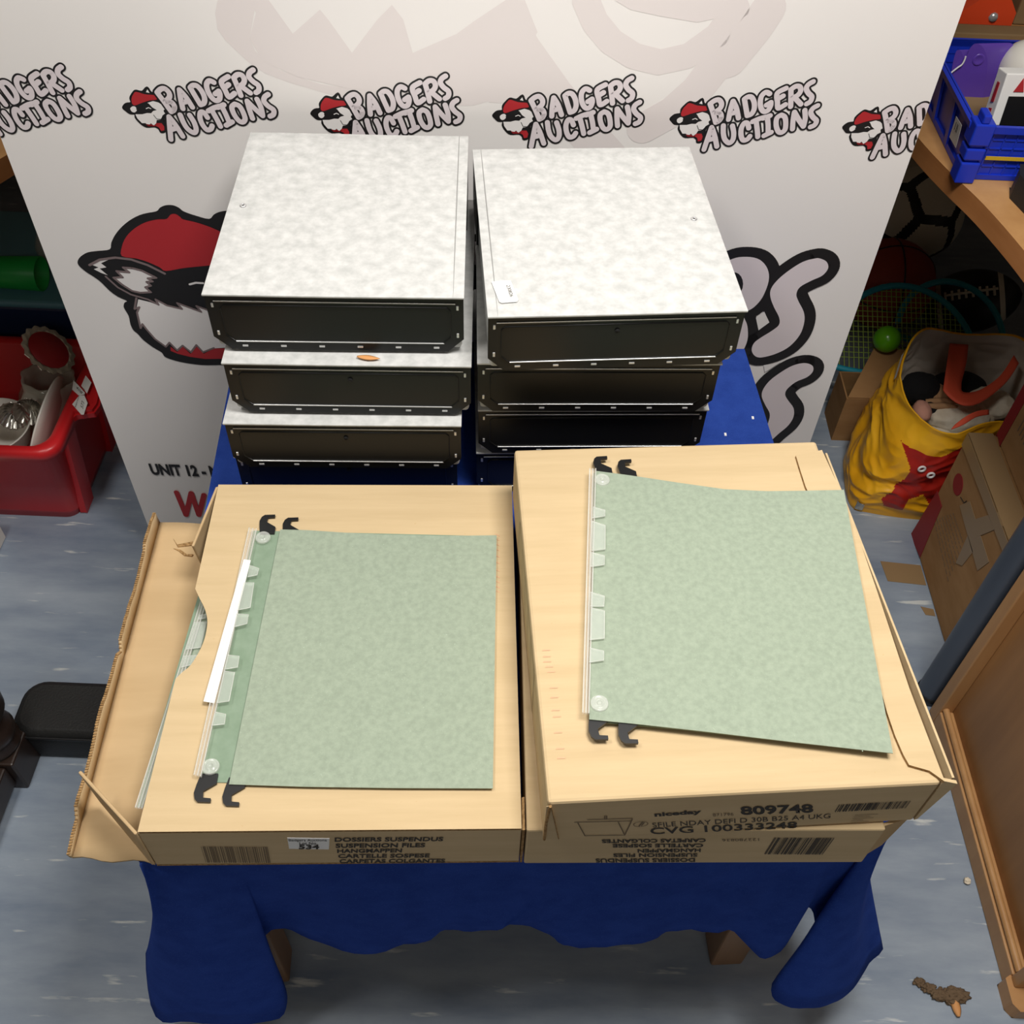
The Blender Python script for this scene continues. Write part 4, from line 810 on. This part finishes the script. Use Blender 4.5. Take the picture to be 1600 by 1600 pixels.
mb=MB(); mb.prism([(.692,.428,0),(.692,.442,0),(.70,.447,0),(1.2,.447,0),(1.2,.40,0),(.70,.40,0),(.692,.41,0)],(0,0,.03)); mb.build('plinth',WOOD,cb,world=True,bevel=.004)
# cartons under the desk
def XT(parent,body,a,b,c,m=INK): return text(body,a,Vector(b)-Vector(a),Vector(c)-Vector(a),m,parent,world=True)
k1=thing('packing_carton','brown carton with a red corner and red dot, on the floor beneath the right desk','carton',(.95,1.08,0))
mb=MB(); mb.box((.7585,.935,.0),(1.2,1.237,.28)); mb.build('carton_body',CARDOLD,k1,world=True,bevel=.004)
def onface(mb,P,m=0,d=.0007): mb.prism([(p[0]-.0002,p[1],p[2]) for p in P],(-d,0,0),m)
mb=MB(); onface(mb,[(0.758,1.251,-0.0048),(0.758,1.2383,0.1344),(0.758,1.2034,0.1327),(0.758,1.1882,0.0062)]); mb.build('red_corner_print',CRED,k1,world=True)
c=(0.758,1.1914,0.2027); mb=MB(); onface(mb,[(.7583,c[1]+.019*math.cos(2*PI*k/28),c[2]+.019*math.sin(2*PI*k/28)) for k in range(28)]); mb.build('red_dot_print',CRED,k1,world=True)
XT(k1,'L',(0.757,1.1485,0.2018),(0.757,1.1441,0.2133),(0.757,1.1671,0.1971))
mb=MB()
for r in [[(0.758,1.205,0.0942),(0.758,1.0749,0.0766)],[(0.758,1.1989,0.1039),(0.758,1.078,0.0889)],[(0.758,1.193,0.1136),(0.758,1.0812,0.101)],[(0.758,1.187,0.1231),(0.758,1.0843,0.113)],[(0.758,1.1812,0.1325),(0.758,1.0874,0.1249)],[(0.758,1.1754,0.1417),(0.758,1.0905,0.1368)],[(0.758,1.1697,0.1509),(0.758,1.0936,0.1485)],[(0.758,1.1641,0.16),(0.758,1.0966,0.1601)]]:
    a,b=Vector(r[0]),Vector(r[1]); n=(b-a).cross(Vector((1,0,0))).normalized()*.0007
    for q in range(9):
        u,v=q/9,(q+.62+.25*random.random())/9
        onface(mb,[a.lerp(b,u)-n,a.lerp(b,v)-n,a.lerp(b,v)+n,a.lerp(b,u)+n],0,.0003)
mb.build('fine_print',INKF,k1,world=True)
mb=MB(); onface(mb,[(0.758,1.1571,0.1872),(0.758,1.1378,0.2205),(0.758,1.0145,0.2145),(0.758,1.0271,0.1749)]); mb.build('tape_patch',TAPE,k1,world=True)
mb=MB(); onface(mb,[(0.758,1.0866,0.1189),(0.758,1.0964,0.1822),(0.758,1.0624,0.1806),(0.758,1.0681,0.1356)]); onface(mb,[(0.758,1.1036,0.2131),(0.758,1.0594,0.2834),(0.758,1.031,0.2831),(0.758,1.0698,0.2111)],0,.0009); mb.build('tape_patch',TAPE,k1,world=True)
mb=MB(); mb.box((.7587,.935,.2802),(.80,1.237,.2822)); mb.prism([(.757,1.235,.2815),(.757,.935,.2815),(.757,.935,.262),(.757,1.235,.255)],(-.0008,0,0)); mb.build('sealing_tape',TAPE,k1,world=True)
mb=MB(); mb.prism([(.684,1.180,.0002),(.757,1.174,.0002),(.757,1.128,.0002),(.688,1.134,.0002)],(0,0,.0006)); mb.build('tape_tail',TAPE,k1,world=True)
mb=MB(); mb.prism([(.735,1.08,.0002),(.757,1.075,.0002),(.757,1.06,.0002),(.74,1.062,.0002)],(0,0,.0006)); mb.build('tape_tail',TAPE,k1,world=True)
k2=thing('packing_carton','brown carton with red edge tape, stacked on the carton with the red dot','carton',(1.0,1.08,.2825))
mb=MB(); mb.box((.802,.96,.2825),(1.25,1.228,.56)); mb.build('carton_body',CARDOLD,k2,world=True,bevel=.004)
mb=MB(); onface(mb,[(.8018,1.229,.29),(.8018,1.205,.284),(.8018,1.205,.56),(.8018,1.229,.56)]); mb.box((.8012,1.2282,.284),(.86,1.2292,.56)); mb.build('edge_tape',CRED,k2,world=True)
mb=MB()
for k in range(5):
    for q in range(4): onface(mb,[(.8018,1.185-.01*k,.34+.035*q),(.8018,1.183-.01*k,.34+.035*q),(.8018,1.183-.01*k,.365+.035*q),(.8018,1.185-.01*k,.365+.035*q)],0,.0003)
mb.build('fine_print',INKF,k2,world=True)
for y in (1.09,1.06):
    mb=MB(); mb.stroke([(0,0)],.001,0); mb=MB(); mb.tube([(.8012,y+.016*math.cos(a*.35+1.2),.335+.016*math.sin(a*.35+1.2)) for a in range(11)],.0014,6); mb.build('ring_mark',INK,k2,world=True)
# small open box with a ball
sb=thing('open_box','small open brown box on the floor between the banner and the yellow bag','box',(.72,1.57,0))
mb=MB()
x0,x1,y0,y1,h=.648,.80,1.494,1.575,.115
mb.box((x0,y0,0),(x1,y1,.003)); mb.box((x0,y0,.003),(x0+.003,y1,h)); mb.box((x1-.003,y0,.003),(x1,y1,h)); mb.box((x0+.003,y0,.003),(x1-.003,y0+.003,h)); mb.box((x0+.003,y1-.003,.003),(x1-.003,y1,h)); mb.build('box_walls',CARDOLD,sb,world=True)
f=[(0.7131,1.6053,0.15),(0.7737,1.6052,0.15)]
mb=MB(); mb.prism([(x0+.002,y0+.001,h+.0005),(x1,y0+.001,h+.0005),(f[1][0],f[1][1],.15),(f[0][0],f[0][1],.15)],(0,0,.003)); mb.build('flap',CARDOLD,sb,world=True)
mb=MB(); mb.ball((.0,0,0),.03); o=solo(mb,'toy_ball',LIME,'lime green ball inside the small open box','ball'); p=(0.681,1.5572,0.09); o.location=(.684,1.535,.0035)
p=(0.7314,1.6044,0.178)
mb=MB(); mb.ball((p[0],p[1],p[2]),.0265); solo(mb,'toy_ball',LIME,'glossy lime green ball above the raised flap of the small open box','ball')
def vr(s,r): return r*1.12*s if s>0 else r*.16*s
def racket(label,c,r,tilt,ry=0,strings=True,gap=.01):
    t=thing('sports_racket',label,'racket',c,0)
    M=Matrix.Translation(c)@Matrix.Rotation(math.radians(ry),4,'Z')@Matrix.Rotation(math.radians(tilt),4,'X')
    mb=MB(); mb.tube([M@Vector((r*math.cos(2*PI*k/48),0,vr(math.sin(2*PI*k/48),r))) for k in range(48)],.0065,10,0,True); mb.build('frame',TEAL,t,world=True)
    mb=MB(); mb.tube([M@Vector((r*.96,0,-.03)),M@Vector((r*1.5,0,-.04))],.008,10); mb.build('handle',TEAL,t,world=True)
    if strings:
        mb=MB(); n=int(r/gap)
        for k in range(-n,n+1):
            a=k*gap/r
            if abs(a)>.98: continue
            L=math.sqrt(1-a*a)*r
            mb.tube([M@Vector((a*r,0,vr(-L/r,r))),M@Vector((a*r,0,vr(L/r,r)))],.0009,5)
            if a>-.0: mb.tube([M@Vector((-L,.001,a*r*1.12)),M@Vector((L,.001,a*r*1.12))],.0009,5)
        mb.build('strings',STRING,t,world=True)
    return t
racket('round teal racket with lime strings, standing behind the small open box',(.785,1.608,.112),.152,-59)
racket('second teal racket, farther back under the right desk behind the yellow bag',(0.8979,1.69,0.125),.11,-62,strings=False)
c=Vector((0.8004,1.7,0.1065)); mb=MB(); mb.tube([c+Vector((0.046*math.cos(2*PI*k/36),-.012*math.sin(2*PI*k/36),.044*math.sin(2*PI*k/36))) for k in range(36)],.004,10,0,True); solo(mb,'rubber_ring',RUBK,'black ring standing behind the lime ball, above the small open box','ring')
# balls under the desk
ICO=[Vector(q).normalized() for a in (-1,1) for b in (-1.618,1.618) for q in ((0,a,b),(a,b,0),(b,0,a))]
p=(0.9384,2.1663,0.11)
mb=MB(); c=Vector((p[0],p[1],.11)); R=Matrix.Rotation(.9,3,'X')@Matrix.Rotation(.5,3,'Y')
def mfs(i,j):
    t=PI*(i+.5)/96; f=2*PI*(j+.5)/192; v=R@Vector((math.sin(t)*math.cos(f),math.sin(t)*math.sin(f),-math.cos(t))); s=sorted((q.dot(v) for q in ICO),reverse=True); return 1 if s[0]-s[1]<.11 else 0
mb.ball(c,.11,0,96,mf=mfs); solo(mb,'football',[BALLW,BALLK],'white and black football on the floor under the right desk, beside the banner edge','football')
p=(0.8374,1.8932,0.11)
mb=MB(); c=Vector((p[0]-.02,p[1],.102)); mb.ball(c,.10,0,32)
for R in (Matrix.Identity(3),Matrix.Rotation(PI/2,3,'X'),Matrix.Rotation(PI/2,3,'Y')): mb.tube([c+R@Vector((0.1005*math.cos(2*PI*k/48),0.1005*math.sin(2*PI*k/48),0)) for k in range(48)],.0018,6,1,True)
solo(mb,'basketball',[BASK,BALLK],'dark red basketball on the floor under the right desk, in front of the football','basketball')
rb=thing('rugby_ball','black oval ball with white lacing and stripes, on the floor under the right desk','rugby ball',(1.0211,1.9855,0))
c=Vector((0.9893,1.8828,0.073))+Vector((.02,0,0)); M=Matrix.Translation(c)@Matrix.Rotation(math.radians(-12),4,'Z')@Matrix.Rotation(math.radians(-22),4,'Y')
def mfr(i,j):
    return 1 if i in (7,8,31,32) else (2 if 33<=i<=36 and 40<=j<=70 else 0)
mb=MB(); G=[]
for i in range(41):
    u=-1+2*i/40; rr=.070*(max(0,1-u*u))**.62
    G.append([M@Vector((u*.106,rr*math.cos(2*PI*k/40),rr*math.sin(2*PI*k/40))) for k in range(40)])
mb.grid(G,0,True,True,mfr); mb.build('ball_skin',[BALLK,BALLW,TEALP],rb,world=True)
mb=MB()
for k in range(8): mb.tube([M@Vector((-.05+.014*k,-.036,.062*(1-.3*(abs(k-3.5)/8)**2))),M@Vector((-.05+.014*k,-.052,.048*(1-.3*(abs(k-3.5)/8)**2)))],.003,6)
mb.tube([M@Vector((-.052+.0135*k,-.045,.057)) for k in range(9)],.0028,6); mb.build('lacing',BALLW,rb,world=True)
mb=MB(); mb.box((.62,2.29,0),(1.0,2.395,.13)); mb.box((.66,2.289,.02),(.70,2.29,.12),1); mb.box((.74,2.289,.03),(.80,2.29,.11),2); solo(mb,'striped_box',[BALLW,CRED,BALLK],'white box with red and black marks against the wall, behind the football','box')
# yellow bag
bg=thing('carrier_bag','bulging yellow carrier bag with a red print, full of soft toys, on the floor','bag',(.78,1.40,0))
base=[(.655,1.315),(.69,1.298),(.78,1.286),(.87,1.29),(.915,1.31),(.925,1.39),(.91,1.45),(.80,1.46),(.70,1.455),(.666,1.445),(.655,1.39)]
rim=[(.703,1.345,.232),(.724,1.293,.236),(.765,1.28,.236),(.82,1.30,.246),(.90,1.32,.25),(.945,1.42,.255),(.94,1.525,.262),(.83,1.528,.262),(.775,1.54,.262),(.735,1.51,.258),(.697,1.42,.245)]
NS,NT=264,150
bs=smooth([(x,y,0) for x,y in base],24,True); rs=smooth(rim,24,True)
def BP(k,t):
    a=Vector(bs[k]); b=Vector(rs[k]); p=a.lerp(b,t); c=Vector((.79,1.40,p.z)); d=(p-c); d.z=0
    bulge=.10*math.sin(PI*min(1,t*1.05))**.8*(1-t*.35)
    p=c+d*(1+bulge); nn=d.normalized()
    w=Vector((p.x*9+p.z*7,p.y*10,p.z*17-p.x*6)); w=w+Vector((noise.noise(p*9),noise.noise(p*9+Vector((5,5,5))),noise.noise(p*8+Vector((1,7,3)))))*.9
    cr=.006-abs(noise.noise(w))*.017-abs(noise.noise(w*2.3+Vector((4,2,8))))*.006+noise.noise(p*60)*.001
    return p+nn*cr*min(1,t*6+.1)*(1-.5*t**8)
red=[(q[0],q[2]) for q in [(0.6922,1.275,0.183),(0.7133,1.275,0.1461),(0.7133,1.275,0.1172),(0.7022,1.275,0.0815),(0.691,1.275,0.0521),(0.7023,1.275,0.0309),(0.7342,1.275,0.0292),(0.7369,1.275,0.0658),(0.755,1.275,0.0831),(0.7767,1.275,0.0539),(0.7818,1.275,0.0136),(0.8857,1.275,-0.0139),(0.8082,1.275,0.2252),(0.7557,1.275,0.1835)]]
def inside(x,z,P):
    c=False; j=len(P)-1
    for i in range(len(P)):
        if (P[i][1]>z)!=(P[j][1]>z) and x<(P[j][0]-P[i][0])*(z-P[i][1])/(P[j][1]-P[i][1])+P[i][0]: c=not c
        j=i
    return c
G=[[BP(k%NS,t/NT) for k in range(NS)] for t in range(NT+1)]
def mfb(i,j):
    p=G[i][j]
    if p.y<1.37 and inside(p.x,p.z,red): return 1
    return 0
mb=MB(); mb.grid(G,0,True,True,mfb); mb.poly(G[0][::-1]); mb.build('bag_skin',[YEL,BAGRED],bg,world=True)
mb=MB(); G2=[[Vector((.79,1.40,p.z)).lerp(p,.965)+Vector((0,0,-.001)) for p in r] for r in G[20:]]; mb.grid([r for r in G2[::-1]],0,True,True); mb.build('lining',BAGIN,bg,world=True)
mb=MB(); mb.grid([G[-1],[p+(Vector((.79,1.40,p.z))-p)*.018+Vector((0,0,.001)) for p in G[-1]],[p for p in G2[-1]]],0,True,True); mb.build('rim_fold',YEL,bg,world=True)
for ex in [(0.7313,1.27,0.1542),(0.7499,1.27,0.1436)]:
    best=min((p for r in G for p in r if p.y<1.36),key=lambda p:(p.x-ex[0])**2+(p.z-ex[2])**2)
    mb=MB(); c=Vector((ex[0],best.y-.003,ex[2])); mb.tube([c+Vector((.0056*math.cos(2*PI*k/20),0,.0056*math.sin(2*PI*k/20))) for k in range(20)],.0022,6,0,True); mb.build('white_ring_print',BWHT,bg,world=True)
def strap(L,R,name):
    L=smooth([tuple(p) for p in L],4); R=smooth([tuple(p) for p in R],4); mb=MB(); mb.grid([[Vector(a).lerp(Vector(b),u/4) for u in range(5)] for a,b in zip(L,R)],0,True); mb.build(name,STRAP,bg,world=True,solid=.0018)
strap([(0.7948,1.4863,0.268),(0.7811,1.4421,0.262),(0.7676,1.394,0.25),(0.7663,1.3773,0.245),(0.7893,1.3522,0.24),(0.8236,1.3555,0.242),(0.8791,1.4009,0.25),(0.9128,1.4451,0.262)],[(0.8287,1.4848,0.268),(0.8168,1.4444,0.262),(0.8061,1.4136,0.25),(0.8003,1.3959,0.247),(0.8009,1.3805,0.244),(0.8301,1.3852,0.246),(0.8742,1.4191,0.252),(0.9087,1.4657,0.264)],'handle')
strap([(0.755,1.2838,0.243),(0.7749,1.2889,0.25),(0.7987,1.3033,0.256),(0.8231,1.3112,0.256)],[(0.7627,1.2923,0.246),(0.7813,1.3033,0.258),(0.8025,1.3133,0.262),(0.824,1.3199,0.26)],'handle')
mb=MB(); st=[(0.6964,1.4226,0.236),(0.6899,1.431,0.225),(0.7176,1.474,0.242),(0.7221,1.4716,0.252)]
best=[min((p for r in G[120:] for p in r),key=lambda p:(p-Vector(s)).length) for s in st]
mb.poly([b+Vector((-.003,-.001,.002)) for b in best]); mb.build('care_label',PAPER,bg,world=True)
k0=min((k for k in range(NS) if G[8][k].y<1.36),key=lambda k:abs(G[8][k].x-.664))
mb=MB(); mb.grid([[G[t][(k0+q)%NS]+Vector((-.0008,-.0018,0)) for q in range(-5,6)] for t in range(4,20)],0,True); mb.build('silver_patch',STEEL,bg,world=True,solid=.0005)
# soft toys in the bag
def fluffy(mb,c,r,sc,seed,m=0,amp=.12):
    G=[]
    for i in range(25):
        t=PI*i/24; G.append([])
        for k in range(40):
            v=Vector((math.sin(t)*math.cos(2*PI*k/40),math.sin(t)*math.sin(2*PI*k/40),-math.cos(t)))
            q=1+amp*noise.noise(v*2.2+Vector((seed,0,0)))+amp*.5*noise.noise(v*6+Vector((0,seed,0)))
            G[-1].append(Vector(c)+Vector((v.x*sc[0],v.y*sc[1],v.z*sc[2]))*r*q)
    mb.grid(G,m,True,True)
mb=MB(); fluffy(mb,(.80,1.385,.095),.1,(1.0,.85,.85),3); solo(mb,'fleece_blanket',PLUSHW,'cream fleece filling the yellow bag beneath the soft toys','blanket')
c=(0.8158,1.385,0.19)
mb=MB(); fluffy(mb,(c[0],c[1],c[2]-.01),.05,(1.25,.7,.5),8); fluffy(mb,(c[0]+.06,c[1]+.03,c[2]),.045,(1.1,.8,.5),9); solo(mb,'soft_toy',PLUSHW,'cream fluffy soft toy at the front of the yellow bag','soft toy')
sd=thing('soft_toy','black soft toy with a tan face lying in the yellow bag, left of the handle','soft toy',(0.7773,1.4802,0.16))
c=Vector((0.7517,1.438,0.2))
mb=MB(); fluffy(mb,c,.036,(1.0,.9,.8),5,amp=.06); fluffy(mb,c+Vector((.012,-.04,-.016)),.022,(.8,1.1,.8),6,amp=.06); mb.build('black_body',PLUSHK,sd,world=True)
mb=MB(); fluffy(mb,c+Vector((.032,-.012,-.004)),.022,(.7,1.1,.8),7,amp=.05); mb.build('tan_face',PLUSHT,sd,world=True)
c=Vector((0.8308,1.4571,0.2))
mb=MB(); fluffy(mb,c+Vector((.0,0,-.012)),.042,(1.3,.8,.7),12,amp=.06); solo(mb,'soft_toy',PLUSHK,'black soft toy under the orange handle of the yellow bag','soft toy')
c=Vector((0.7406,1.3751,0.2))
mb=MB(); fluffy(mb,c,.019,(.85,1.25,.8),14,amp=.05); solo(mb,'soft_toy',PINKP,'small pink soft toy at the front left of the yellow bag opening','soft toy')
c=Vector((0.7847,1.4068,0.2))
mb=MB()
for k in range(4): mb.tube([c+Vector((-.03,.012*k-.015,-.004)),c+Vector((0,.014*k-.02,.004)),c+Vector((.03,.012*k-.02,-.003))],.006,8)
solo(mb,'soft_toy',PLUSHT,'tan striped soft toy lying below the orange handle in the yellow bag','soft toy')
# ---------------------------------------------------------------- things on the right desk
bc=thing('plastic_crate','blue plastic crate of toys standing on the right desk','crate',(.78,1.44,.7205))
z0,z1=.7208,.800
mb=MB(); x0,x1,y0,y1=.602,.96,1.283,1.525
mb.box((x0,y0,z0),(x1,y1,z0+.004))
def wall(a,b,flare):
    a=Vector(a);b=Vector(b); d=(b-a).normalized(); nrm=Vector((d.y,-d.x,0)); L=(b-a).length
    up=Vector((0,0,z1-z0))+nrm*flare
    def bar(u0,v0,u1,v1,th): # u along metres, v 0..1
        P=[a+d*u+up*v for u,v in ((u0,v0),(u1,v0),(u1,v1),(u0,v1))]; mb.prism(P,nrm*th)
    bar(0,.0,L,.09,.004); bar(0,.88,L,1,.007); bar(0,0,L,1,.0012)
    n=int(L/.016)
    for k in range(n+1): bar(L*k/n-.001,.09,L*k/n+.001,.88,.0025)
    for v in (.25,.42,.58,.74): bar(0,v-.012,L,v+.012,.0025)
wall((x0,y0,z0),(x1,y0,z0),.004); wall((x1,y0,z0),(x1,y1,z0),.004); wall((x1,y1,z0),(x0,y1,z0),.004)
a=Vector((x0,y1,z0)); mb.prism([(x0-.001,y0,z0),(x0-.001,y1,z0),(x0-.012,y1,z1),(x0-.012,y0,z1)],(.003,0,0)); mb.prism([(x0-.012,y0,z1-.008),(x0-.012,y1,z1-.008),(x0-.014,y1,z1+.001),(x0-.014,y0,z1+.001)],(-.006,0,0)); mb.box((x0-.006,y0,z0),(x0,y1,z0+.008))
for y in (1.36,1.43,1.50): mb.prism([(x0-.002,y,z0),(x0-.002,y+.012,z0),(x0-.013,y+.012,z1),(x0-.013,y,z1)],(-.004,0,0))
mb.build('crate_walls',BLUEP,bc,world=True)
for x,y in ((x0-.004,y0-.004),(x1+.002,y0-.004),(x0-.004,y1),(x1+.002,y1)):
    mb=MB(); e=.013
    for s,a,b in ((1.0,0,.03),(.72,.03,.034),(1.0,.034,.05),(.72,.05,.055),(1.05,.055,.085)): mb.box((x-e*s,y-e*s,z0+a),(x+e*s,y+e*s,z0+b))
    mb.box((x-e*.5,y-e*.9,z0+.085),(x+e*.3,y+e*.9,z0+.097)); mb.build('corner_post',BLUEP,bc,world=True,bevel=.002)
P=[(0.594,1.3417,0.7777),(0.594,1.314,0.7794),(0.594,1.3167,0.7452),(0.594,1.3493,0.7434)]
mb=MB(); n=[Vector((x0-.0012-.011*(p[2]-z0)/(z1-z0)-.0055,p[1],p[2])) for p in P]; mb.prism(n,(-.0005,0,0)); s=mb.build('paper_label',PAPER,bc,world=True)
mb=MB()
for u in (.3,.5,.62): a=n[0].lerp(n[1],u); b=n[3].lerp(n[2],u); mb.tube([a.lerp(b,.15)+Vector((-.0008,0,0)),a.lerp(b,.5)+Vector((-.0008,0,0))],.0004,5)
mb.build('label_marks',INK,bc,world=True)
pp=thing('plastic_caddy','purple plastic caddy with two rounded lobes, standing in the blue crate','caddy',(.63,1.45,.7255))
out=smooth([(max(q[0],.607),q[1],max(q[2],.727)) for q in [(0.6167,1.465,0.7455),(0.6105,1.465,0.779),(0.6057,1.465,0.8004),(0.6069,1.465,0.8124),(0.6135,1.465,0.8117),(0.6224,1.465,0.8001),(0.6236,1.465,0.8067),(0.6245,1.465,0.8168),(0.6293,1.465,0.8233),(0.6384,1.465,0.821),(0.6484,1.465,0.8114),(0.6567,1.465,0.7969),(0.6626,1.465,0.7765),(0.668,1.465,0.7526),(0.6694,1.465,0.726),(0.6478,1.465,0.712)]],4,True)
mb=MB(); mb.prism(out,(.052,.016,-.004)); mb.build('shell',PURP,pp,world=True,bevel=.003)
q=Vector((0.6423,1.465,0.801)); mb=MB(); mb.lathe([(0,0),(.0055,0),(.0075,.0012),(.0085,.0)],20,0,Matrix.Translation(q+Vector((0,-.0005,0)))@Matrix.Rotation(PI/2,4,'X')); mb.build('peg_boss',PURP,pp,world=True)
cd=smooth([tuple(v) for v in [(0.6053,1.461,0.775),(0.6085,1.461,0.7818),(0.615,1.461,0.7896),(0.6197,1.461,0.7945),(0.621,1.461,0.801),(0.6208,1.461,0.8065)]],5); mb=MB(); mb.tube(cd,.0012,6); mb.build('white_cord',PAPER,pp,world=True)
c=(0.7016,1.47,0.8057)
mb=MB(); mb.ball((c[0]+.014,c[1],.79),.038); solo(mb,'toy_dome',WHITEP,'glossy white rounded toy behind the purple caddy in the blue crate','toy')
tb=thing('toy_box','tall white toy box with red marks leaning in the front of the blue crate','box',(.655,1.35,.726))
M=Matrix.Translation((.632,1.325,.7465))@Matrix.Rotation(math.radians(-9),4,'X')@Matrix.Rotation(math.radians(4),4,'Z')
mb=MB(); mb.box((0,0,0),(.09,.028,.095),0,M); mb.build('carton',PAPER,tb,world=True,bevel=.0015)
mb=MB()
mb.prism([M@Vector((-.0006,y,z)) for y,z in ((.009,.02),(.019,.02),(.017,.045),(.009,.047))],M.to_3x3()@Vector((-.0006,0,0))); mb.prism([M@Vector((-.0006,y,z)) for y,z in ((.010,.055),(.018,.053),(.017,.08),(.010,.08))],M.to_3x3()@Vector((-.0006,0,0)))
mb.prism([M@Vector((x,-.0006,z)) for x,z in ((.016,.072),(.03,.072),(.024,.09))],M.to_3x3()@Vector((0,-.0006,0))); mb.build('red_print',BRED,tb,world=True)
mb=MB(); mb.prism([M@Vector((x,-.0006,z)) for x,z in ((.012,.01),(.085,.01),(.085,.066),(.012,.066))],M.to_3x3()@Vector((0,-.0006,0))); mb.build('dark_window',BALLK,tb,world=True)
mb=MB(); mb.box((.63,1.30,.7255),(.94,1.515,.7455)); solo(mb,'toy_tray',MATS['khaki_card'],'low brown tray of bits on the bottom of the blue crate','tray',bevel=.003)
mb=MB(); mb.prism([(.6,1.275,.75),(.6,1.275,.757)]and[(.618,1.2765,.752),(.955,1.2765,.752),(.955,1.2765,.757),(.618,1.2765,.757)],(0,-.0012,0)); mb.build('yellow_strip',YELP,bc,world=True)
ob=thing('orange_block','orange faceted plastic block with a bolt, at the back of the right desk','block',(.76,1.80,.7205))
mb=MB(); mb.prism([(.705,0,.7205),(.80,0,.7205),(.80,0,.752),(.785,0,.772),(.735,0,.772),(.705,0,.745)],(0,.11,0)); mb.v=[(x,y+1.75,z) for x,y,z in mb.v]; mb.build('block_body',ORANGE,ob,world=True,bevel=.003)
mb=MB(); mb.lathe([(0,.004),(.006,.004),(.008,0)],8,0,Matrix.Translation((.765,1.7495,.744))@Matrix.Rotation(PI/2,4,'X')); mb.build('bolt',CHROME,ob,world=True)
mb=MB(); mb.lathe([(0,.0006),(.009,.0006)],14,0,Matrix.Translation((.765,1.80,.772))); mb.build('hole',CRED,ob,world=True)
mb=MB(); mb.box((.66,1.70,.7205),(.83,1.735,.738)); solo(mb,'flat_box',KHAKI,'flat khaki box lying in front of the orange block on the right desk','box',bevel=.002)
mb=MB(); mb.box((.69,1.738,.7205),(.82,1.748,.7325)); solo(mb,'dark_strip',BLACKP,'dark strip lying between the flat khaki box and the orange block','strip',bevel=.001)
mb=MB(); mb.box((.815,1.78,.7205),(1.2,2.12,1.0)); solo(mb,'khaki_carton',KHAKI,'large khaki carton at the top right corner, standing on the right desk','carton',bevel=.003)
mb=MB(); mb.prism([(.652,1.235,.7205),(.66,1.262,.7205),(.76,1.262,.7205),(.76,1.17,.7205),(.668,1.17,.7205)],(0,0,.035)); solo(mb,'black_pouch',BLACKC,'black pouch on the right desk in front of the blue crate','pouch',bevel=.01,seg=3)
# ---------------------------------------------------------------- floor litter
mb=MB(); pts=[(0.5846,0.4401,0),(0.5952,0.4331,0),(0.6071,0.4245,0),(0.6204,0.4218,0),(0.6318,0.4255,0)]
for i,p in enumerate(pts): fluffy(mb,(p[0],p[1],.0035),.006+.0012*i,(1.3,.9,.5),20+i,0,.6)
solo(mb,'mud_crumbs',MUD,'smear of brown crumbs on the floor near the lower right corner','crumbs')
mb=MB(); p=(0.6265,0.4115,0); G=[[Vector((p[0]+.006*v*math.sin(PI*(.1+.85*u)),p[1]-.014+.028*u,.004+.003*(1-v*v))) for v in (-1,-.5,0,.5,1)] for u in [k/8 for k in range(9)]]
mb.grid(G,0,True); solo(mb,'dry_leaf',LEAF,'curled orange leaf on the floor beside the brown crumbs','leaf',solid=.0008)
mb=MB(); p=(0.6872,0.5839,0); fluffy(mb,(p[0],p[1],.004),.005,(1,1,.8),33,0,.3); solo(mb,'pebble',PLUSHW,'tiny pale crumb on the floor left of the wooden cabinet','crumb')
mb=MB(); p=(0.3063,0.9629,0.5505); mb.box((p[0],p[1],.5503),(p[0]+.0028,p[1]+.005,.5511)); solo(mb,'paper_speck',PAPER,'tiny white speck on the blue cloth, rightmost near the table edge','speck')
mb=MB(); p=(0.2671,0.93,0.5505); mb.box((p[0],p[1],.5503),(p[0]+.0028,p[1]+.005,.5511)); solo(mb,'paper_speck',PAPER,'tiny white speck on the blue cloth just above the upper right carton','speck')
mb=MB(); p=(0.2427,0.9675,0.5505); mb.box((p[0],p[1],.5503),(p[0]+.0028,p[1]+.005,.5511)); solo(mb,'paper_speck',PAPER,'tiny white speck on the blue cloth beside the right stack of box files','speck')
